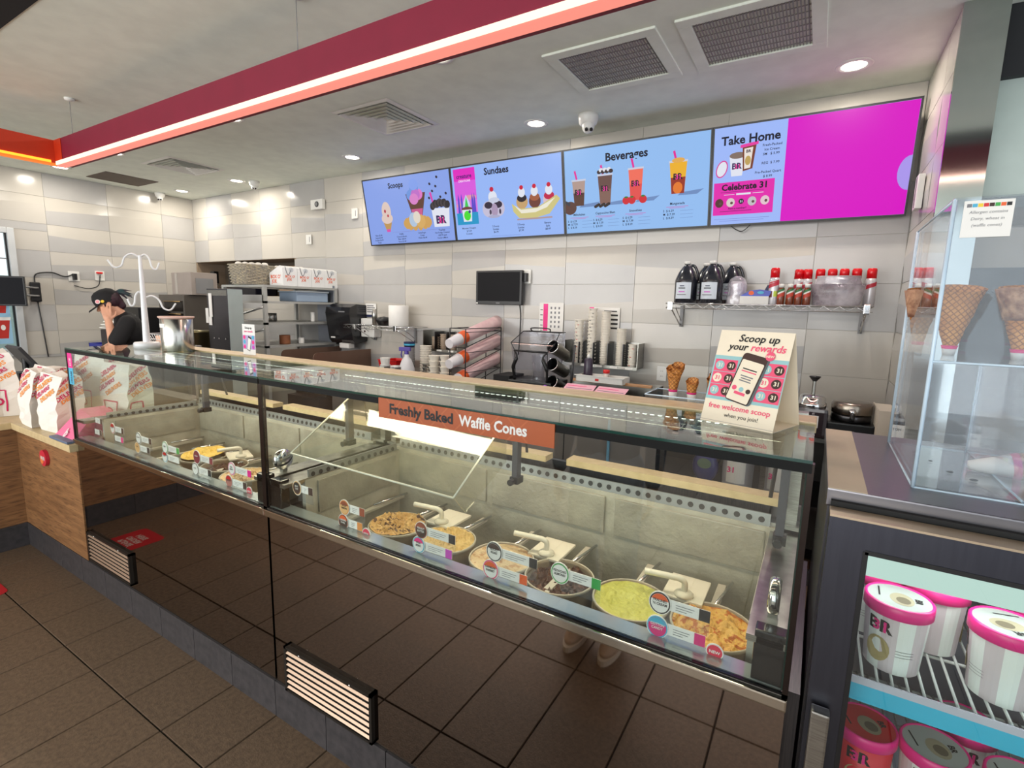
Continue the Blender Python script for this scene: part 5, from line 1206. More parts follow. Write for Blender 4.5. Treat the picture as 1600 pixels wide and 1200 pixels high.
# items on the long wire shelf
SY = 1.716
def jug(x, y, label, first=[None]):
    if first[0]: return dup(first[0], (x, y, SY), None, label)
    t = thing('syrup_jug', label, 'jug', (x, y, SY), 0, 'dark syrup jugs'); JB = M('jug_dark', S(30, 32, 40), .2, coat=.4)
    MB().lathe((0, 0, 0), [(.068, 0), (.076, .008), (.077, .15), (.075, .165), (.055, .215), (.030, .252), (.019, .262), (.019, .275)], JB, 28).build('body', t)
    MB().lathe((0, 0, 0), [(.023, .270), (.023, .289), (0, .291)], WHITE, 18).build('cap', t)
    MB().tube(path([(.02, .02, .262), (.045, .03, .255), (.068, .035, .20), (.066, .03, .15)]), .010, JB, 8).build('handle', t)
    m = MB(); r = .0778
    for k in range(10):
        a0, a1 = [-2.35+.145*(k+j) for j in (0, 1)]; m.raw([(r*math.cos(a0), r*math.sin(a0), .03), (r*math.cos(a1), r*math.sin(a1), .03), (r*math.cos(a1), r*math.sin(a1), .142), (r*math.cos(a0), r*math.sin(a0), .142)], [(0, 1, 2, 3)], M('jug_label', S(206, 214, 224), .5))
    m.build('paper_label', t); m = MB(); q = Vector((-.0105, -.0795, 0)); 
    for z0, w_, mm in ((.115, .03, DBLUE), (.10, .045, BLACKPR), (.075, .04, M('label_violet', S(200, 70, 190), .5)), (.055, .06, GREYPR)): m.rect(q, EX, EZ, -w_/2, z0, w_/2, z0+.006, mm)
    m.build('label_print', t); first[0] = t; return t
jug(.893, 2.66, 'dark syrup jug with a pale label at the left end of the long shelf'); jug(1.062, 2.66, 'second dark syrup jug with a pale label on the long shelf')
jug(.99, 2.83, 'dark syrup jug hidden behind the two front jugs'); jug(1.165, 2.83, 'dark syrup jug peeking out behind the second jug')
t = thing('plastic_bag', 'crumpled clear plastic bag beside the syrup jugs', 'bag', (1.225, 2.68, SY)); m = MB(); vs = []; fs_ = []
for i in range(11):
    z = .185*i/10; r = .055*(1-.25*(i/10)**3) if i < 10 else .02
    for k in range(20): a = 2*PI*k/20; rr_ = r*(1+.22*mnoise.noise(Vector((math.cos(a)*1.6, math.sin(a)*1.6, i*.35)))); vs.append((rr_*1.1*math.cos(a), rr_*math.sin(a), z))
for i in range(10): fs_ += [(i*20+k, i*20+(k+1) % 20, (i+1)*20+(k+1) % 20, (i+1)*20+k) for k in range(20)]
m.raw(vs, fs_, glass('bag_film', (.9, .88, .92, 1), .1, .15, .55, (.80, .77, .82, 1)), True); m.build('film', t); MB().lathe((0, 0, 0), [(.036, .002), (.044, .15), (0, .15)], M('bag_cups', S(206, 200, 210), .5), 16).build('cups_inside', t)
t = thing('open_carton', 'low white carton holding a blue package on the long shelf', 'carton', (1.345, 2.64, SY))
MB().box(-.085, -.06, 0, .085, .06, .052, PAPER).build('tray', t)
m = MB(); m.prism([(-.085, -.05, .052), (.085, -.05, .052), (.10, -.05, .085), (.03, -.05, .095), (-.03, -.05, .088)], (0, 1, 0), .10, M('package_blue', S(36, 60, 170), .35, bump=.4, bscale=14)); m.prism([(.05, -.03, .08), (.09, -.03, .08), (.095, -.03, .12), (.07, -.03, .125)], (0, 1, 0), .06, DBLUE); m.build('package', t)
MB().disc((-.02, -.0505, .072), EX, EZ, 0, 0, .016, .014, ORANGE).disc((.035, -.0505, .075), EX, EZ, 0, 0, .02, .009, LIGHTBLUE).build('print', t, kind='stuff')
def can(x, y, label, printed=0, first={}):
    if printed in first: return dup(first[printed], (x, y, SY), None, label)
    t = thing('whipped_cream_can', label, 'spray can', (x, y, SY), 0, 'red capped cream cans'); MB().lathe((0, 0, 0), [(.030, 0), (.0315, .004), (.0315, .15), (.026, .172)], M('can_white', S(206, 204, 208), .3, .3), 22).build('can_body', t)
    MB().lathe((0, 0, 0), [(.0265, .168), (.0265, .222), (.022, .232), (0, .234)], M('can_cap_red', S(214, 14, 26), .25), 22).build('cap', t)
    m = MB(); r = .0322
    def band(z0, z1, a0, a1, mm, sl=0):
        n = 8
        for k in range(n): b0_, b1_ = a0+(a1-a0)*k/n, a0+(a1-a0)*(k+1)/n; m.raw([(r*math.cos(b), r*math.sin(b), z+sl*(b-a0)) for b, z in ((b0_, z0), (b1_, z0), (b1_, z1), (b0_, z1))], [(0, 1, 2, 3)], mm)
    band(.10, .125, -2.7, -.5, M('can_band_red', S(190, 40, 60), .4), .012)
    if printed: band(.13, .138, -2.6, -.6, M('can_band_red', S(190, 40, 60), .4), .01); band(.045, .085, -2.5, -1.7, M('maroon_print', S(96, 20, 36), .5)); band(.05, .085, -1.5, -.8, M('lime_print', S(190, 210, 80), .5))
    m.build('print', t); first[printed] = t; return t
can(1.452, 2.62, 'printed cream can standing alone at the front of the long shelf', 1)
for x, l in ((1.572, 'first red capped can behind the topping bottles'), (1.622, 'second red capped can behind the topping bottles'), (1.692, 'red capped can at the left edge of the plastic bowl'), (1.758, 'red capped can behind the left part of the plastic bowl'), (1.822, 'red capped can behind the middle of the plastic bowl'), (1.888, 'red capped can behind the right part of the plastic bowl'), (1.965, 'red capped can at the right end of the long shelf')):
    can(x+.008, 2.78, l)
def toppingb(x, label, first=[None]):
    if first[0]: return dup(first[0], (x, 2.60, SY), None, label)
    t = thing('topping_bottle', label, 'bottle', (x, 2.60, SY), 0, 'small brown topping bottles'); MB().lathe((0, 0, 0), [(.021, 0), (.0225, .004), (.0225, .07), (.0215, .085), (.014, .105), (.013, .112)], M('caramel_fill', S(128, 62, 34), .2, coat=.5, col2=S(106, 48, 26)), 20).build('body', t)
    MB().lathe((0, 0, 0), [(.0155, .108), (.0155, .130), (0, .131)], WHITE, 16).build('cap', t); m = MB(); r = .0231
    for k in range(8):
        b0_, b1_ = [-2.5+.24*(k+j) for j in (0, 1)]
        for z0, z1, mm in ((.045, .070, M('label_red', S(186, 60, 40), .5)), (.070, .080, PAPER), (.080, .094, M('label_green', S(40, 110, 60), .5))): m.raw([(r*math.cos(b), r*math.sin(b), z+.02*(k+d_)/8-.008) for b, z, d_ in ((b0_, z0, 0), (b1_, z0, 1), (b1_, z1, 1), (b0_, z1, 0))], [(0, 1, 2, 3)], mm)
    m.build('paper_label', t); first[0] = t; return t
for x, l in ((1.497, 'leftmost small brown topping bottle'), (1.548, 'second small brown topping bottle from the left'), (1.594, 'third small brown topping bottle from the left'), (1.641, 'small brown topping bottle touching the plastic bowl')): toppingb(x, l)
t = thing('plastic_bowl_stack', 'stack of two clear oval plastic bowls at the right end of the long shelf', 'bowl', (1.80, 2.66, SY))
PB = glass('bowl_plastic', (.74, .70, .74, 1), .08, .2, .5, (.72, .68, .72, 1))
MB().lathe((0, 0, 0), [(.115, 0), (.125, .01), (.140, .085), (.146, .125), (.149, .128), (.149, .132), (.140, .130), (.118, .012)], PB, 32, None, True, 1, .58, cap=False).build('lower_bowl', t); MB().lathe((0, 0, 0), [(.120, .12), (.115, .175), (.117, .180), (.110, .180), (.112, .125)], PB, 32, None, True, 1, .58, cap=False).build('upper_bowl', t)
# pump jar, waffle iron, ribbed box
t = thing('pump_jar', 'steel topped pump jar with dark sauce between the table tent and the waffle iron', 'jar', (1.735, 2.36, .951))
MB().bbox(-.085, -.085, 0, .085, .085, .17, M('pump_base', S(44, 34, 38), .25, coat=.5), .02).build('jar_body', t); MB().lathe((0, 0, 0), [(.070, .165), (.074, .17), (.074, .195), (.068, .20), (.068, .225), (.055, .24), (0, .243)], CHROME, 26).build('lid', t)
MB().cyl((0, 0, .24), (0, 0, .325), .010, .010, STEEL, 12).lathe((0, 0, 0), [(.010, .32), (.030, .345), (.030, .35), (0, .352)], BLACK, 18).build('pump', t); MB().box(-.085, -.088, .06, .04, -.0855, .13, PAPER).text('HOT', .018, BLACKPR, (-.07, -.0885, .10), EX, EZ, bold=.02).build('paper_label', t)
t = thing('waffle_iron', 'round steel waffle iron with a front handle on a black base', 'waffle iron', (1.935, 2.42, .951))
MB().bbox(-.115, -.12, 0, .115, .12, .10, BLACK, .008).build('base', t); MB().lathe((0, 0, .0), [(.095, .10), (.10, .105), (.10, .135), (.098, .14)], DSTEEL, 32).build('lower_plate', t); MB().lathe((0, 0, 0), [(.10, .145), (.102, .15), (.102, .20), (.096, .21), (.07, .214), (0, .216)], M('iron_top', S(150, 140, 130), .25, 1), 32).build('upper_plate', t)
m = MB(); m.tube([(0, -.10, .15), (0, -.13, .155), (0, -.15, .125)], .012, BLACK, 10); m.ell((0, -.105, .165), .018, .014, .020, CHROME, 12); m.build('handle', t); MB().box(-.018, -.16, -.0, .018, -.12, .06, STEEL).build('drip_strip', t)
t = thing('ribbed_box', 'pale ribbed box standing against the right wall behind the freezer', 'box', (2.09, 2.40, .951)); MB().box(-.04, -.14, 0, .04, .14, .20, M('ribbed_cream', S(206, 196, 182), .5)).build('body', t); m = MB()
for i in range(9): y = -.13+.032*i; MB().box(-.046, y, .0, -.040, y+.014, .205, M('ribbed_cream', S(206, 196, 182), .5)).build('rib', t)
# cones behind the ledge
t = thing('cone_holder', 'clear acrylic cone holder fixed behind the cream ledge', 'holder', (1.28, .47, 1.30)); MB().box(0, 0, 0, .24, .004, .10, ACRYLIC).box(0, .14, 0, .24, .144, .10, ACRYLIC).box(0, .004, 0, .24, .14, .004, ACRYLIC).build('panels', t); m = MB()
for a, b in (((0, 0, .10), (.24, 0, .10)), ((0, .144, .10), (.24, .144, .10)), ((0, 0, .10), (0, .144, .10)), ((.24, 0, .10), (.24, .144, .10))): m.tube([a, b], .0022, ACRYL_EDGE, 6)
m.build('polished_edges', t)
g_ = 'cones behind the ledge'
cone((1.345, .555, 1.375), .085, .019, 'lowest cone of the nested cone stack behind the ledge', .42, name='sugar_cone', grp=g_)
for i, (dz, a) in enumerate(((.012, .05), (.021, -.06), (.030, .14))): cone((1.345, .555, 1.375+dz), .085, .020, ('second cone of the nested stack behind the ledge', 'third cone of the nested stack behind the ledge', 'topmost tilted cone of the nested stack behind the ledge')[i], 0, Matrix.Rotation(a, 3, 'Y'), name='sugar_cone', grp=g_)
cone((1.405, .545, 1.375), .070, .019, 'single short cone with a paper sleeve behind the ledge', .48, name='sugar_cone', grp=g_)
cone((1.462, .56, 1.38), .09, .021, 'waffle cone partly hidden by the table tent', 0, Matrix.Rotation(.12, 3, 'Y'), name='sugar_cone', grp=g_); cone((1.465, .56, 1.367), .09, .020, 'lower waffle cone behind the table tent', 0, name='sugar_cone', grp=g_)

# ================================================================== KITCHEN CORNER
rk = thing('steel_shelf_rack', 'steel shelf rack with three shelves standing against the back wall', 'rack', (-3.76, 2.0, 0)); RX, RY = .74, .90
for z, lab in ((1.82, 0), (1.66, 0), (1.445, 0), (1.21, 0)): MB().box(0, 0, z-.022, RX, RY, z, M('rack_bright', S(186, 186, 182), .35, .4)).build('shelf', rk)
for x in (0, RX-.035):
    for y in (0, RY-.035): MB().box(x, y, 0, x+.035, y+.035, 1.80, M('rack_bright', S(186, 186, 182), .35, .4)).build('post', rk)
for z in (1.60, 1.38):
    m = MB().tube([(.04, .005, z-.14), (RX-.03, .005, z)], .012, M('brace_bright', S(196, 198, 198), .3, .6), 8); m.build('brace', rk)
MB().box(.02, .0, 1.66, RX-.02, .012, 1.72, M('brace_bright', S(196, 198, 198), .3, .6)).build('cross_rail', rk)
for z in (1.66, 1.445, 1.21): MB().box(RX-.30, RY-.04, z, RX-.02, RY-.02, z+.19, M('back_sheet', S(150, 156, 166), .3, .7)).build('back_sheet', rk)
for nm_, lab, x, y, z, r, h, mm in (('steel_pot', 'small steel pot on the upper rack shelf', -3.45, 2.35, 1.447, .06, .08, STEEL), ('tape_roll', 'brown tape roll on the lower rack shelf', -3.15, 2.30, 1.212, .055, .09, M('tape_brown', S(150, 92, 58), .6)), ('white_jar', 'small white jar on the lower rack shelf', -3.12, 2.48, 1.212, .03, .06, PAPER), ('white_bottle', 'small white bottle at the far end of the upper rack shelf', -3.1, 2.62, 1.447, .022, .10, WHITE)):
    cyl_thing(nm_, lab, nm_.replace('_', ' '), x, y, z, [(r*.95, 0), (r, .004), (r, h), (r*.92, h+.004), (r*.88, h*.98), (.0, h*.97)], mm)
t = thing('storage_bin', 'clear lidded storage bin under the top of the steel rack', 'bin', (-3.22, 2.60, 1.662)); MB().bbox(-.14, -.2, 0, .16, .2, .10, M('bin_pale', S(150, 168, 190), .2), .01).build('body', t); MB().bbox(-.15, -.21, .10, .17, .21, .115, M('bin_lid', S(196, 206, 214), .25), .004).build('lid', t)
# woven basket and white boxes on the rack
WK = M('wicker_grey', S(176, 164, 140), .8, col2=S(130, 126, 120), nscale=50, bump=.5, bscale=60)
def basket_(x, y, label, s=1):
    t = thing('woven_basket', label, 'basket', (x, y, 1.822), .0, 'grey woven baskets on the steel rack'); hh = .215*s; N = 14
    m = MB().box(-.10, -.15, 0, .10, .15, .01, WK); m.build('base', t)
    for i in range(N):
        z = .012+(hh-.012)*i/N; g = 1+.12*i/N; m = MB(); pts = [Vector((a*g, b*g, z)) for a, b in ((-.11, -.16), (.11, -.16), (.11, .16), (-.11, .16))]; pp = []
        for j in range(4):
            for k in range(6): q = pts[j].lerp(pts[(j+1) % 4], k/6); pp.append(q+Vector((.004*(-1)**(k+i), .004*(-1)**(k+i), 0)))
        m.tube(pp, .0085, WK, 6, True); m.build('woven_strand', t)
    m = MB()
    for k in range(5): m.ell((-.07+.035*k, -.10+.05*k, hh-.0), .035, .035, .022, M('crumpled_paper', S(226, 220, 212), .7, bump=.5, bscale=20), 10)
    m.build('paper_filling', t, kind='stuff'); return t
basket_(-3.42, 2.14, 'grey woven basket at the near end of the steel rack')
basket_(-3.38, 2.55, 'second woven basket further back on the steel rack', .95)
def wbox(y, label, first=[None]):
    if first[0]: return dup(first[0], (-3.05, y, 1.822), None, label)
    t = thing('white_carry_box', label, 'box', (-3.05, y, 1.822), 0, 'white carry boxes with orange print'); BX_ = M('box_white', S(232, 232, 232), .5)
    m = MB(); m.prism([(-.22, 0, 0), (0, 0, 0), (0, 0, .185), (-.05, 0, .205), (-.22, 0, .13)], (0, 1, 0), .172, BX_); m.build('body', t)
    m = MB(); m.text("BOX O'", .034, ORANGE, (.001, .03, .085), EY, EZ, bold=.03).text('JOE', .034, ORANGE, (.001, .05, .055), EY, EZ, bold=.03)
    m.text("BOX O'", .05, ORANGE, (-.20, -.001, .075), EX, EZ, bold=.03).text('JOE', .05, ORANGE, (-.18, -.001, .03), EX, EZ, bold=.03); m.build('orange_lettering', t, kind='stuff')
    m = MB().tube(path([(.002, .03, .195), (.002, .05, .13), (.002, .07, .115), (.002, .10, .17)]), .0035, GREYPR, 6); m.disc((.0015, .10, .165), EY, EZ, 0, 0, .028, .024, M('box_grey_art', S(196, 200, 206), .5)); m.build('handle_art', t); first[0] = t; return t
for y, l in ((2.235, 'nearest white carry box with orange print on the steel rack'), (2.41, 'second white carry box on the steel rack'), (2.585, 'third white carry box on the steel rack')): wbox(y, l)
wbox(2.758, 'white carry box closest to the back wall on the steel rack')
# steel cabinet
t = thing('steel_cabinet', 'tall narrow steel cabinet with white paper strips on its front', 'cabinet', (-3.31, 1.60, 0))
MB().bbox(0, 0, 0, .35, .14, 1.765, M('cabinet_dark_front', S(104, 102, 106), .3, 1, stretch=(1, 1, 20)), .004).build('body', t)
MB().box(.3505, .0, .02, .353, .14, 1.76, M('cabinet_side', S(178, 190, 188), .3, .4)).build('side_panel', t)
MB().box(.01, -.004, 1.70, .34, .0, 1.75, STEEL).build('top_band', t)
m = MB()
for x, z0, z1 in ((.05, 1.50, 1.72), (-.015, 1.44, 1.58), (.035, 1.42, 1.5)): MB().box(x, -.012, z0, x+.045, -.005, z1, PAPER).build('paper_strip', t)
for x in (.10, .29, .18): MB().cyl((x, -.004, 1.30), (x, -.008, 1.30), .008, .008, CHROME, 10).build('bolt', t)
# oven on a stand and its neighbours
ov = thing('speed_oven', 'stacked black rack oven with tan metal bars in the far corner', 'oven', (-5.45, 2.15, 0))
MB().box(-.02, .0, .0, .62, .60, 1.0, DSTEEL).build('stand', ov)
MB().bbox(0, 0, 1.0, .60, .60, 1.71, M('oven_grey', S(112, 106, 100), .4, .6), .008).build('housing', ov)
for i in range(4): z = 1.06+.15*i; a = MB().box(.14, -.006, z, .57, .0, z+.125, M('oven_dark', S(24, 18, 14), .3)); o = a.build('oven_door', ov); MB().tube([(.16, -.02, z+.118), (.55, -.02, z+.118)], .006, M('oven_bar', S(170, 140, 96), .3, .8), 8).build('handle', o)
gb = thing('grey_equipment_box', 'grey sheet metal box on top of the rack oven', 'box', (-5.02, 2.22, 1.712), -.06)
MB().bbox(-.26, 0, 0, .26, .30, .27, M('equipment_grey', S(150, 140, 134), .5), .006).build('body', gb); MB().box(-.16, -.003, .01, -.10, .0, .26, M('equipment_seam', S(170, 164, 158), .5)).build('front_seam', gb); MB().box(.262, .05, .02, .266, .25, .2, GREY).build('side_plate', gb)
mc = thing('coffee_machine', 'black coffee machine left of the rack oven', 'machine', (-5.60, 1.80, 1.0)); MB().bbox(-.02, 0, 0, .42, .34, .55, BLACK, .01).build('body', mc)
for i in range(3):
    for j in range(4): MB().cyl((.27+.04*i, -.001, .30+.05*j), (.27+.04*i, -.006, .30+.05*j), .012, .012, GREY, 10).build('button', mc)
MB().box(-.3, -.2, -1.0, .9, .30, -.001, M('prep_counter_grey', S(96, 92, 90), .5)).build('lower_cabinet', mc)
t = thing('blue_crate', 'dark blue plastic crate behind the hook stand', 'crate', (-4.80, 1.35, 1.02)); MB().box(-.2, -.12, 0, .2, .12, .012, BLUE).box(-.2, -.12, 0, .2, -.11, .15, BLUE).box(-.2, .11, 0, .2, .12, .15, BLUE).box(-.2, -.12, 0, -.19, .12, .15, BLUE).box(.19, -.12, 0, .2, .12, .15, BLUE).build('body', t)
MB().bbox(-5.2, 1.1, 0, -3.9, 1.55, 1.018, M('prep_counter_grey', S(96, 92, 90), .5), .01).build('prep_counter', label='low grey prep counter under the blue crate', cat='counter')
for i, (dz, r) in enumerate(((0, .20), (.03, .19), (.06, .165))):
    MB().lathe((0, 0, 0), [(r*.5, 0), (r, .018), (r, .024), (r*.5, .008), (0, .007)], PAPER, 28).build('white_plate', label=('lowest white plate of the pile behind the canister', 'middle white plate of the pile behind the canister', 'top white plate of the pile behind the canister')[i], cat='plate', group='pile of white plates', loc=(-4.42, 1.34, 1.335-.0+dz))
MB().bbox(-4.60, 1.20, 1.019, -4.24, 1.48, 1.334, M('dark_machine', S(40, 34, 32), .4), .01).build('plate_cabinet', label='dark low machine carrying the pile of white plates', cat='machine')
t = thing('lidded_pot', 'olive metal pot with a pale paper tag left of the steel cabinet', 'pot', (-3.62, 1.62, 1.03)); MB().lathe((0, 0, 0), [(.14, 0), (.16, .01), (.165, .30), (.17, .305), (.17, .32), (0, .33)], M('olive_metal', S(120, 112, 84), .3, .9), 30).build('body', t); MB().box(-.07, -.17, .27, .03, -.165, .37, PAPER).build('paper_tag', t)
MB().bbox(-3.85, 1.42, 0, -3.40, 1.85, 1.029, M('prep_counter_grey', S(96, 92, 90), .5), .01).build('pot_stand_cabinet', label='grey cabinet carrying the olive pot', cat='cabinet')
# niche contents
t = thing('black_brewer', 'black brewer with a pink and green sticker inside the wall niche', 'machine', (-5.02, 2.99, NZ0+.005)); MB().bbox(-.20, 0, 0, .30, .30, .34, M('brewer_black', S(14, 16, 30), .3), .01).build('body', t); MB().bbox(-.36, .02, 0, -.20, .26, .32, BLACK, .02).build('side_tank', t)
MB().box(-.16, -.003, .18, .06, 0, .26, M('sticker_pink2', S(206, 90, 140), .5)).box(-.16, -.003, .12, .06, 0, .18, M('sticker_green2', S(110, 180, 110), .5)).build('sticker', t)
t = thing('black_telephone', 'small black wall phone with a hanging cord in the niche', 'telephone', (-5.72, 3.0, NZ0+.17)); MB().bbox(-.05, -.02, 0, .05, .05, .17, BLACK, .01).build('body', t); MB().tube(path([(.03, 0, .03), (.12, -.01, -.02), (.2, 0, -.06), (.28, 0, -.05)]), .006, BLACK, 6).build('cord', t)
MB().box(-5.98, 2.97, NZ0+.004, -5.45, 3.2, NZ0+.09, M('board_brown', S(168, 124, 84), .6)).build('wooden_block', label='brown wooden block on the floor of the wall niche', cat='block')
t = thing('cardboard_piece', 'grey cardboard piece standing in the right part of the wall niche', 'cardboard', (-4.1, 3.05, NZ0+.005)); MB().box(-.2, 0, 0, .25, .1, .38, M('old_cardboard', S(160, 130, 100), .8)).build('body', t)
# ================================================================== MENU SCREENS
mo = Vector((-2.42, 2.74, 2.90)); MU = Vector((0, .12, -.638)).normalized(); MN = Vector((0, -MU.z*-1, 0))
MN = MU.cross(EX).normalized()
if MN.y > 0: MN = -MN
MH = .649; MW = 1.1325
E_ = {}
def EM(r, g, b):
    k = (r, g, b)
    if k not in E_: E_[k] = M('screen_%d_%d_%d' % k, S(r, g, b), .5, emit=.73)
    return E_[k]
class Scr:
    """flat artwork on a lit screen: u right, v down, both 0..1 of width and height; aspect-true helpers in metres"""
    def __init__(s, k, label, b0, b1):
        s.o = mo+EX*(MW*k); s.t = thing('menu_screen', label, 'menu screen', s.o, group='row of menu screens')
        z = Vector((0, 0, 0)); fr = MB(); q = .012
        c = [z+EX*.001, z+EX*(MW-.001), z+EX*(MW-.001)+MU*MH, z+EX*.001+MU*MH]; back = [p-MN*.045 for p in c]
        ci = [z+EX*q+MU*q, z+EX*(MW-q)+MU*q, z+EX*(MW-q)+MU*(MH-q), z+EX*q+MU*(MH-q)]
        fr.raw([p+MN*.004 for p in c]+[p+MN*.004 for p in ci]+back+ci, [(0, 1, 5, 4), (1, 2, 6, 5), (2, 3, 7, 6), (3, 0, 4, 7), (8, 9, 1, 0), (9, 10, 2, 1), (10, 11, 3, 2), (11, 8, 0, 3), (11, 10, 9, 8), (4, 5, 13, 12), (5, 6, 14, 13), (6, 7, 15, 14), (7, 4, 12, 15)], BLACK)
        fr.build('housing', s.t)
        m = MB(); m.pl(MN*.0005, EX, MU, [(q, q), (MW-q, q), (MW-q, MH-q), (q, MH-q)], EM(*b0)); m.build('display', s.t)
        s.g = MB(); s.l = MB(); s.k = 1; s.W = MW; s.H = MH; s.ink = EM(22, 22, 40)
        for x in (.3, .8): MB().box(x, .085, -.30, x+.04, .175, -.26, BLACK).build('wall_bracket', s.t)
    def n(s): s.k += 1; return MN*(.0008+.00012*s.k)
    def R(s, u0, v0, u1, v1, m): s.g.pl(s.n(), EX, MU, [(u0*MW, v0*MH), (u1*MW, v0*MH), (u1*MW, v1*MH), (u0*MW, v1*MH)], m)
    def P(s, pts, m): s.g.pl(s.n(), EX, MU, [(u*MW, v*MH) for u, v in pts], m)
    def D(s, u, v, ru, rv, m, rot=0): s.g.disc(s.n(), EX, MU, u*MW, v*MH, ru*MW, rv*MW, m, 20, rot)
    def T(s, txt, size, u, v, m=None, al='CENTER', bold=.02): s.l.text(txt, size*MH, m or s.ink, MN*s.tk()+EX*u*MW+MU*v*MH, EX, -MU, al, bold=bold)
    def tk(s):
        s.q = getattr(s, 'q', 0)+1; return .0065+.00006*s.q
    def done(s): s.g.build('artwork', s.t, kind='stuff'); s.l.build('lettering', s.t, kind='stuff')
BG = (150, 178, 240)
# 1 scoops
s = Scr(0, 'menu screen headed Scoops, leftmost of the row', (136, 162, 232), BG)
s.T('Scoops', .105, .40, .17, bold=.03)
CR, CB, BRN, WHT, PKK = EM(222, 200, 190), EM(110, 150, 220), EM(80, 50, 40), EM(225, 228, 240), EM(215, 80, 170)
s.P([(.20, .66), (.30, .66), (.27, .80), (.23, .80)], EM(190, 150, 90)); s.R(.228, .76, .272, .80, PKK)
s.D(.25, .50, .055, .085, CR); s.D(.25, .60, .068, .045, CR); s.D(.235, .49, .012, .015, EM(180, 60, 80)); s.D(.265, .56, .012, .012, EM(190, 80, 90))
s.P([(.50, .28), (.72, .28), (.655, .66), (.565, .66)], EM(96, 62, 48)); s.P([(.545, .50), (.675, .50), (.655, .66), (.57, .66)], EM(200, 90, 140))
for u, v, m in ((.56, .30, CB), (.64, .30, EM(220, 120, 200)), (.60, .22, CB), (.61, .30, EM(190, 110, 200)), (.60, .16, EM(130, 160, 235)), (.59, .36, EM(216, 130, 200))): s.D(u, v, .05, .045, m)
for i in range(14): a = i*.45; s.D(.60+.13*math.cos(a), .70+.05*math.sin(a), .03, .035, EM(206, 160, 90))
s.D(.56, .65, .05, .06, EM(176, 196, 220)); s.D(.64, .68, .05, .055, EM(214, 170, 100)); s.D(.60, .62, .04, .05, EM(225, 215, 200))
s.P([(.77, .52), (.96, .52), (.945, .78), (.785, .78)], WHT)
for i in range(11): s.D(.785+.016*i, .49-.03*math.sin(i*.31)-.01*(i % 3), .026, .030, EM(70, 62, 66) if i % 2 else EM(46, 40, 44))
s.P([(.765, .30), (.785, .29), (.80, .42), (.785, .43)], EM(220, 60, 170))
s.T('BR', .15, .865, .73, EM(60, 40, 90), bold=.05); s.T('31', .12, .865, .73, EM(226, 40, 140), bold=.03)
for u, v in ((.86, .10), (.78, .18), (.84, .22), (.80, .28), (.94, .33), (.76, .37), (.88, .37)): s.D(u, v, .012, .010, EM(50, 42, 60), .6)
s.R(.30, .81, .95, .812, EM(120, 100, 160))
for u, ls in ((.12, ('Value $2.49', 'Single $3.49', 'Double $4.99', 'Triple')), (.40, ('Waffle', 'Cones & Bowls', 'Plain +$0.99', 'Fancy $1.49')), (.64, ('Cake/Sugar', 'Cones', 'Wafer $0.49')), (.86, ('Toppings', 'Hot Fudge, Caramel', '+$0.99 each', 'Candy & More'))):
    for i, l in enumerate(ls): s.T(l, .033, u, .855+.037*i-(.02 if u > .7 else 0), bold=.01)
s.done()
# 2 sundaes
s = Scr(1, 'menu screen headed Sundaes with a tall pink panel on its left', (150, 182, 246), BG)
s.T('Sundaes', .12, .44, .16, bold=.03)
s.R(.03, .04, .24, .50, EM(216, 90, 220)); s.R(.03, .45, .24, .78, EM(214, 120, 222)); s.R(.03, .62, .24, .78, EM(30, 150, 200)); s.R(.03, .04, .24, .20, EM(224, 40, 190))
s.T('creature', .075, .135, .165, EM(50, 24, 110)); s.T('CREATIONS', .038, .135, .215, EM(250, 230, 255))
for u in (.07, .20, .165): s.D(u, .42+.1*(u < .1), .035, .018, EM(226, 150, 170))
for u in (.06, .09, .195, .215): s.P([(u-.012, .62), (u+.012, .62), (u+.008, .44), (u, .36), (u-.008, .44)], EM(90, 70, 200))
s.P([(.09, .60), (.18, .60), (.165, .48), (.135, .38), (.105, .48)], EM(200, 210, 240)); s.P([(.115, .56), (.155, .56), (.135, .40)], EM(60, 200, 80))
s.D(.135, .575, .055, .020, EM(110, 60, 60)); s.P([(.085, .58), (.185, .58), (.175, .74), (.095, .74)], WHT); s.D(.135, .66, .034, .038, EM(70, 220, 50)); s.D(.16, .61, .012, .012, EM(60, 60, 130))
for u in (.345, .435): s.D(u, .60, .058, .060, EM(196, 190, 214)); s.D(u, .55, .038, .026, EM(50, 40, 60)); s.D(u+.015, .64, .01, .02, EM(70, 60, 80))
s.D(.39, .45, .040, .045, EM(225, 228, 240)); s.D(.40, .49, .05, .02, EM(200, 206, 226)); s.D(.385, .35, .018, .018, EM(196, 24, 60)); s.D(.40, .62, .03, .05, EM(170, 150, 180)); s.D(.39, .70, .055, .012, EM(170, 170, 200))
for u, m, c in ((.65, EM(196, 160, 110), EM(40, 30, 40)), (.76, EM(110, 60, 50), EM(160, 90, 60)), (.88, EM(216, 190, 200), EM(190, 30, 70))): s.D(u, .55, .05, .05, m); s.D(u, .50, .042, .028, c); s.D(u, .43, .03, .035, EM(225, 228, 240)); s.D(u, .37, .016, .016, EM(200, 24, 56))
s.P([(.56, .56), (.62, .63), (.78, .63), (.94, .50), (.97, .55), (.88, .72), (.76, .76), (.62, .75), (.57, .66)], EM(206, 196, 130)); s.P([(.58, .58), (.64, .645), (.78, .64), (.93, .53), (.86, .64), (.76, .69), (.64, .69)], EM(236, 232, 214)); s.R(.60, .755, .90, .775, EM(176, 150, 150))
for u, ls in ((.14, ('Monster Creepin', '$ 7.29', '2 cones')), (.40, ('2 Scoop', 'Sundae', '$6.79')), (.63, ('3 Scoop', 'Sundae', '$7.99')), (.86, ('Banana', 'Split', '$8.49'))):
    for i, l in enumerate(ls): s.T(l, .034, u, .84+.038*i, bold=.012)
s.R(.35, .955, .62, .958, EM(110, 130, 190))
s.done()
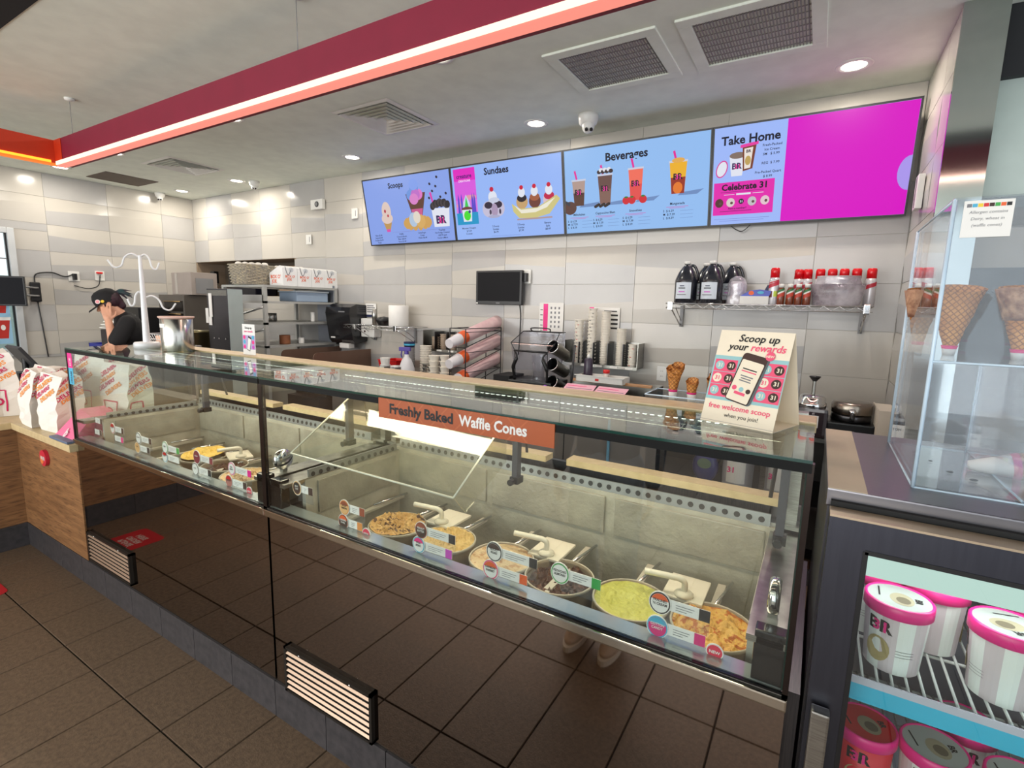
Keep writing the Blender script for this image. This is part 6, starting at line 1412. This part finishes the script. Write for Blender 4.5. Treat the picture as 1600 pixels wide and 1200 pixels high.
# 3 beverages
s = Scr(2, 'menu screen headed Beverages showing four drinks with pink straws', (146, 188, 240), BG)
s.T('Beverages', .125, .46, .19, bold=.03)
for u, top, bot, c1, c2, rr in ((.115, .36, .66, EM(176, 150, 140), EM(90, 60, 50), .05), (.31, .33, .66, EM(104, 74, 68), EM(130, 96, 86), .052), (.525, .30, .65, EM(240, 110, 90), EM(226, 80, 76), .05), (.80, .28, .62, EM(236, 176, 40), EM(150, 50, 30), .055)):
    s.P([(u+.02, bot-.01), (u+.16, bot-.03), (u+.12, bot+.02), (u, bot+.02)], EM(110, 140, 190))
    s.P([(u-rr, top), (u+rr, top), (u+rr*.72, bot), (u-rr*.72, bot)], c1); s.P([(u-rr*.84, (top+bot)/2), (u+rr*.84, (top+bot)/2), (u+rr*.72, bot), (u-rr*.72, bot)], c2)
    s.R(u-rr-.004, top-.005, u+rr+.004, top+.015, EM(200, 205, 225)); s.P([(u-.035, top-.10), (u-.022, top-.11), (u-.008, top-.01), (u-.02, top)], EM(226, 40, 150))
    s.T('BR', .085, u, (top+bot)/2+.02, EM(40, 26, 40), bold=.04); s.T('31', .07, u, (top+bot)/2+.02, EM(240, 50, 160), bold=.02)
s.D(.045, .68, .05, .045, EM(92, 62, 56)); s.P([(.0, .58), (.05, .62), (.04, .66), (.0, .61)], EM(60, 60, 70))
for i in range(9): s.D(.24+.012*i, .685-.01*(i % 3), .012, .010, EM(50, 38, 36))
for u in (.46, .50, .575): s.D(u, .645, .026, .026, EM(206, 40, 50)); s.D(u, .61, .012, .006, EM(50, 120, 50))
for i in range(7): s.D(.27+.014*i, .30-.02*(i % 2), .016, .013, EM(225, 225, 235) if i % 2 else EM(60, 44, 44))
s.D(.80, .275, .04, .015, EM(226, 170, 80)); s.D(.80, .56, .03, .035, EM(226, 120, 40))
for u, nm_ in ((.115, 'Milkshakes'), (.31, 'Cappuccino Blast'), (.525, 'Smoothies'), (.80, 'Mangonada')):
    v0 = .775 if u < .6 else .735
    s.T(nm_, .036, u, v0, bold=.015); s.R(u-.07, v0+.02, u+.07, v0+.026, EM(190, 120, 190)); s.R(u-.05, v0+.034, u+.05, v0+.039, EM(190, 120, 190))
    for i, l in enumerate(('S  $ 6.29', 'M  $ 7.39', 'L  $ 8.39')): s.T(l, .034, u-.09, v0+.075+.038*i, al='LEFT', bold=.012); s.R(u+.02, v0+.066+.038*i, u+.10, v0+.070+.038*i, EM(120, 150, 200))
s.done()
# 4 take home
s = Scr(3, 'menu screen headed Take Home with a large magenta area, rightmost of the row', (158, 184, 248), BG)
s.R(.400, .02, .989, .981, EM(218, 0, 196))
s.P([(.989, .47)]+[(.989-.055*math.sin(PI*i/12), .47+.30*(1-math.cos(PI*i/12))/2) for i in range(1, 12)]+[(.989, .77)], EM(170, 150, 236))
s.T('Take Home', .115, .21, .19, bold=.03)
s.P([(.10, .30), (.19, .30), (.175, .50), (.115, .50)], WHT); s.D(.145, .30, .045, .018, EM(130, 110, 100)); s.D(.06, .42, .032, .050, EM(214, 60, 150), .3); s.D(.06, .42, .026, .043, WHT, .3)
s.P([(.170, .22), (.245, .21), (.230, .44), (.178, .46)], EM(120, 60, 40)); s.P([(.158, .205), (.255, .185), (.255, .215), (.158, .235)], EM(230, 60, 160)); s.P([(.180, .245), (.228, .235), (.218, .43), (.185, .44)], EM(236, 226, 216)); s.D(.203, .36, .016, .026, EM(190, 160, 90))
s.T('BR', .08, .145, .43, EM(60, 40, 90), bold=.04); s.T('31', .065, .145, .43, EM(226, 40, 140), bold=.02); s.T('BR', .04, .205, .285, EM(60, 40, 70), bold=.03)
for i, (l, u) in enumerate((('Fresh-Packed', .328), ('Ice Cream', .328), ('SM   $ 5.99', .325), ('', .3), ('REG  $ 7.99', .325), ('', .3), ('Pre-Packed Quart', .315), ('$ 8.99', .315))): 
    if l: s.T(l, .033, u, .245+.042*i, bold=.012)
s.R(.02, .555, .355, .885, EM(226, 36, 172)); s.T('Celebrate 31', .085, .19, .635, EM(30, 12, 34), bold=.035); s.R(.06, .652, .30, .656, EM(90, 10, 90)); s.R(.15, .672, .23, .69, WHT); s.R(.08, .678, .14, .683, WHT); s.R(.24, .678, .30, .683, WHT)
for u, m in ((.055, EM(84, 50, 44)), (.12, EM(216, 206, 200)), (.24, EM(196, 190, 196)), (.31, EM(226, 196, 206))): s.D(u, .76, .024, .026, m); s.D(u+.006, .765, .008, .008, EM(96, 70, 66))
s.D(.18, .755, .015, .015, EM(30, 20, 40)); s.T('31', .03, .18, .766, WHT, bold=.03); s.T('Not a member?', .028, .16, .83, EM(50, 10, 60)); s.R(.06, .845, .24, .85, EM(90, 10, 90))
s.R(.03, .925, .34, .928, EM(110, 110, 190)); s.R(.06, .945, .31, .948, EM(110, 110, 190))
s.done()
c = MB().tube(path([(1.12, 2.86, 2.265), (1.16, 2.87, 2.235), (1.20, 2.88, 2.225), (1.25, 2.87, 2.265)]), .003, BLACK, 6).build('loose_cable', label='thin black cable drooping below the take home menu screen', cat='cable')

# ================================================================== PEOPLE
def blob(name, parts, mat, parent, voxel=.008, smooth=4, mats=None):
    """one continuous surface: tapered capsules and ellipsoids fused by a voxel remesh"""
    m = MB()
    for p in parts:
        if p[0] == 'c':
            _, a, b, ra, rb = p; a = Vector(a); b = Vector(b); m.cyl(a, b, ra, rb, mat, 14, smooth=False); m.ell(a, ra, ra, ra, mat, 12); m.ell(b, rb, rb, rb, mat, 12)
        else:
            _, c_, r_, rot = p; m.ell(c_, *r_, mat, 16, Matrix.Rotation(rot[0], 3, rot[1]) if rot else None)
    o = m.build(name, parent)
    rm = o.modifiers.new('r', 'REMESH'); rm.mode = 'VOXEL'; rm.voxel_size = voxel; rm.use_smooth_shade = True
    sm = o.modifiers.new('s', 'SMOOTH'); sm.iterations = smooth; sm.factor = .5
    bpy.context.view_layer.update(); dg = bpy.context.evaluated_depsgraph_get()
    me = bpy.data.meshes.new_from_object(o.evaluated_get(dg)); o.modifiers.clear(); o.data = me
    if not me.materials: me.materials.append(mat)
    for p_ in me.polygons: p_.use_smooth = True
    return o
def hand_parts(wr, dir_, palm_n, s=1.0, curl=.35):
    """palm and five fingers; dir_ along the hand, palm_n out of the palm"""
    wr = Vector(wr); d = Vector(dir_).normalized(); n_ = Vector(palm_n); n_ = (n_-d*n_.dot(d)).normalized(); side = d.cross(n_)
    out = [('c', wr, wr+d*.03*s, .024*s, .026*s)]
    for k, (off, ln) in enumerate(((-.030, .066), (-.010, .078), (.010, .072), (.028, .056))):
        b = wr+d*.080*s+side*off*s; out.append(('c', wr+d*.02*s+side*off*.6*s, b, .014*s, .0105*s))
        p1 = b+(d*math.cos(curl*.5)+n_*math.sin(curl*.5)+side*off*3)*ln*.55*s; p2 = p1+(d*math.cos(curl*1.6)+n_*math.sin(curl*1.6)+side*off*3)*ln*.5*s
        out += [('c', b, p1, .0092*s, .0082*s), ('c', p1, p2, .0082*s, .0068*s)]
    t0_ = wr+d*.02*s-side*.024*s; t1 = t0_+(d*.7-side*.75+n_*.3)*.045*s; t2 = t1+(d*.95-side*.2+n_*.2)*.034*s
    out += [('c', t0_, t1, .013*s, .010*s), ('c', t1, t2, .010*s, .008*s)]
    return out
def head_parts(c, pitch, s=1.0):
    """head facing +x tipped forward by pitch; c is the centre of the skull"""
    Rm = Matrix.Rotation(pitch, 3, 'Y'); f = lambda x, y, z: Vector(c)+Rm @ Vector((x, y, z))*s
    e = lambda p, r: ('e', f(*p), (r[0]*s, r[1]*s, r[2]*s), (pitch, 'Y'))
    return [e((-.008, 0, .025), (.098, .076, .092)), e((.02, 0, -.035), (.072, .062, .075)), e((.045, 0, -.078), (.038, .036, .030)), e((.072, 0, -.012), (.022, .04, .05)),
            ('c', f(.088, 0, .0), f(.106, 0, -.028), .008*s, .013*s), e((.088, 0, -.056), (.013, .024, .009)), ('c', f(.0, .070, -.005), f(-.006, .080, -.02), .014*s, .011*s), ('c', f(.0, -.070, -.005), f(-.006, -.080, -.02), .014*s, .011*s),
            e((.078, .03, .004), (.012, .014, .010)), e((.078, -.03, .004), (.012, .014, .010))], f, Rm
# worker in a black cap leaning her face on her hand
pw = thing('person', 'person in black cap and black t-shirt resting face on hand behind the left counter', 'person', (-3.63, .92, 0), math.radians(-110.9))
hp, hf, hR = head_parts((-.005, 0, 1.612), .50, .92)
sh_l, sh_r = (-.125, .165, 1.445), (-.135, -.165, 1.44)
body = hp+[('c', (-.035, 0, 1.56), (-.105, 0, 1.475), .050, .056), ('e', (-.125, 0, 1.36), (.10, .165, .15), (-.12, 'Y')), ('e', (-.10, 0, 1.16), (.095, .14, .16), None), ('e', (-.10, 0, .97), (.11, .165, .13), None),
           ('c', sh_l, (-.02, .215, 1.255), .048, .040), ('c', (-.02, .215, 1.245), (.004, .12, 1.455), .040, .027), ('c', sh_r, (-.03, -.22, 1.24), .048, .038), ('c', (-.03, -.22, 1.24), (.16, -.12, 1.13), .038, .026),
           ('c', (-.10, .085, .93), (-.07, .10, .50), .082, .055), ('c', (-.07, .10, .50), (-.10, .10, .09), .052, .036), ('c', (-.10, -.085, .93), (-.06, -.10, .50), .082, .055), ('c', (-.06, -.10, .50), (-.10, -.10, .09), .052, .036),
           ('c', (-.10, .10, .05), (.06, .10, .035), .036, .03), ('c', (-.10, -.10, .05), (.06, -.10, .035), .036, .03)]
body += hand_parts((.006, .118, 1.455), (.08, -.16, .98), (-.1, -1, 0), .95, .25)+hand_parts((.16, -.12, 1.13), (.8, .3, -.3), (0, .2, -1), .95, .5)
blob('body', body, SKIN, pw, .0055, 3)
shirt = [('e', (-.128, 0, 1.36), (.118, .185, .165), (-.12, 'Y')), ('e', (-.105, 0, 1.17), (.112, .158, .17), None), ('e', (-.10, 0, 1.0), (.122, .172, .12), None), ('c', sh_l, (-.045, .212, 1.30), .066, .066), ('c', sh_r, (-.05, -.215, 1.29), .066, .064), ('c', (-.09, 0, 1.485), (-.12, 0, 1.45), .062, .09)]
blob('t_shirt', shirt, CLOTHB, pw, .010, 3)
blob('trousers', [('e', (-.10, 0, .95), (.125, .178, .12), None), ('c', (-.10, .088, .92), (-.07, .10, .50), .096, .070), ('c', (-.07, .10, .50), (-.10, .10, .10), .068, .060), ('c', (-.10, -.088, .92), (-.06, -.10, .50), .096, .070), ('c', (-.06, -.10, .50), (-.10, -.10, .10), .068, .060)], CLOTHB, pw, .012, 3)
for y in (.10, -.10): blob('shoe', [('c', (-.10, y, .045), (.07, y, .04), .045, .038), ('e', (-.02, y, .02), (.13, .045, .022), None)], MATTBLACK, pw, .010, 2)
HAIR = M('dark_purple_hair', S(58, 28, 42), .6, col2=S(40, 22, 30), nscale=40)
blob('hair', [('e', hf(-.035, 0, .02), (.078, .076, .082), (.5, 'Y')), ('c', hf(-.07, 0, -.02), hf(-.075, 0, -.07), .045, .035), ('c', hf(.02, .066, .0), hf(.03, .066, -.05), .018, .010), ('c', hf(.02, -.066, .0), hf(.03, -.066, -.05), .018, .010)], HAIR, pw, .006, 2)
m = MB(); TH = M('teal_hair', S(22, 58, 62), .6, col2=S(70, 40, 60), nscale=20); rnd = random.Random(3)
b0 = hf(-.105, 0, .055)
for k in range(16):
    e_ = Vector((-.085+rnd.uniform(-.03, .015), rnd.uniform(-.03, .03), rnd.uniform(-.07, .03))); m.tube(path([b0, b0+e_*.45+Vector((0, 0, .014)), b0+e_*1.05]), [.013, .014, .013, .012, .012, .011, .010, .009, .008, .006, .004, .003, .001][:13], TH, 6)
m.build('ponytail', pw)
cap = MB(); n_ = 24; vs = []; prof = [(1.0, -.02), (1.0, .02), (.95, .045), (.80, .075), (.5, .096), (0, .104)]
for r_, z in prof:
    for k in range(n_): a = 2*PI*k/n_; vs.append(hf(-.005+.108*r_*math.cos(a), .086*r_*math.sin(a), z+.03))
cap.raw(vs, [(i*n_+k, i*n_+(k+1) % n_, (i+1)*n_+(k+1) % n_, (i+1)*n_+k) for i in range(5) for k in range(n_)], CLOTHB, True)
cp = cap.build('cap', pw, 'black cap with round pins')
br = MB(); N_ = 12; top = [hf(.075+.095*math.sin(PI*i/N_), .078*math.cos(PI*i/N_), .020-.020*math.sin(PI*i/N_)) for i in range(N_+1)]
bot = [p+Vector((0, 0, -.016)) for p in top]; br.raw(top+bot, [list(range(N_+1)), list(range(N_+1, 2*N_+2))[::-1]]+[(i, i+1, N_+2+i, N_+1+i) for i in range(N_)], CLOTHB); br.build('peak', cp)
pn = MB(); pc = hf(.062, .075, .042); nn_ = Vector((.45, .85, .1)).normalized(); pn.cyl(pc, pc+nn_*.006, .018, .018, PAPER, 16); pn.cyl(pc+nn_*.006, pc+nn_*.007, .014, .014, M('pin_pink', S(226, 140, 150), .5), 16); pn.build('pink_pin', cp)
pn = MB(); pc = hf(.030, .086, .030); nn_ = Vector((.2, .97, .1)).normalized(); pn.cyl(pc, pc+nn_*.005, .013, .010, YELLOW, 14); pn.build('yellow_pin', cp)
ey = MB()
for y in (.030, -.030): ey.ell(hf(.084, y, .004), .010, .011, .005, BLACKPR, 8)
ey.ell(hf(.100, 0, -.055), .003, .018, .003, M('lips', S(160, 84, 80), .5), 8); ey.build('facial_features', pw)

# customer who stands left of the view and is mirrored in the bronze panel
cu = thing('person', 'person in pale jeans and beige sneakers, mirrored in the bronze case front', 'person', (.915, -1.17, 0), PI/2)
hp, hf, hR = head_parts((.02, 0, 1.60), .15)
SK2 = SKIN
body = hp+[('c', (.0, 0, 1.53), (-.01, 0, 1.43), .052, .060), ('e', (0, 0, 1.28), (.105, .175, .17), None), ('e', (0, 0, 1.08), (.10, .15, .16), None), ('e', (0, 0, .93), (.115, .17, .12), None)]
for y in (1, -1):
    body += [('c', (0, .175*y, 1.38), (-.03, .225*y, 1.10), .048, .038), ('c', (-.03, .225*y, 1.10), (.04, .235*y, .86), .038, .026), ('c', (0, .085*y, .90), (.02, .10*y, .49), .085, .055), ('c', (.02, .10*y, .49), (0, .09*y, .09), .052, .036), ('c', (0, .09*y, .05), (.10, .095*y, .035), .036, .03)]
    body += hand_parts((.04, .235*y, .86), (.15, 0, -1), (0, -y, 0), 1, .4)
blob('body', body, SK2, cu, .0075, 3)
blob('sweater', [('e', (0, 0, 1.28), (.114, .190, .19), None), ('c', (0, .05, 1.22), (0, .045, .98), .105, .108), ('c', (0, -.05, 1.22), (0, -.045, .98), .105, .108)]+[('c', (0, .175*y, 1.38), (-.03, .225*y, 1.10), .064, .054) for y in (1, -1)]+[('c', (-.03, .225*y, 1.10), (.035, .233*y, .89), .054, .040) for y in (1, -1)]+[('c', (-.005, 0, 1.43), (0, 0, 1.38), .066, .10)], M('grey_knit', S(120, 124, 132), .85), cu, .012, 3)
JEAN = M('pale_denim', S(186, 200, 216), .8, bump=.2, bscale=80)
blob('jeans', [('e', (0, 0, .93), (.128, .182, .12), None)]+[('c', (0, .088*y, .90), (.02, .10*y, .49), .098, .080) for y in (1, -1)]+[('c', (.02, .10*y, .49), (-.01, .09*y, .12), .080, .088) for y in (1, -1)], JEAN, cu, .012, 3)
SNK = M('beige_suede', S(190, 168, 148), .7)
for y in (.09, -.09):
    so = blob('sneaker', [('c', (-.03, y, .055), (.11, y, .045), .045, .036), ('e', (.06, y*1.02, .04), (.12, .045, .036), None), ('c', (-.04, y, .08), (0, y, .10), .04, .042)], SNK, cu, .007, 2)
    q = MB(); pts = [(.05+.145*math.cos(a)*(1 if math.cos(a) > 0 else .85), y*1.01+.048*math.sin(a), 0) for a in [2*PI*i/24 for i in range(24)]]; q.prism(pts, (0, 0, 1), .028, M('white_sole', S(216, 208, 196), .6)); q.build('sole', so)
    st = MB()
    for x in (.04, .065, .09, .115): st.tube([(x, y-.030, .070), (x+.005, y, .088-(x-.04)*.25), (x, y+.030, .070)], .004, PAPER, 6)
    st.build('laces', so)
blob('hair', [('e', hf(-.02, 0, .035), (.098, .088, .092), None), ('c', hf(-.06, 0, 0), hf(-.08, 0, -.16), .07, .05)], HAIR, cu, .010, 2)
ey = MB()
for y in (.030, -.030): ey.ell(hf(.086, y, .004), .008, .011, .006, BLACKPR, 8)
ey.ell(hf(.100, 0, -.056), .004, .020, .004, M('lips', S(160, 84, 80), .5), 8); ey.build('facial_features', cu)
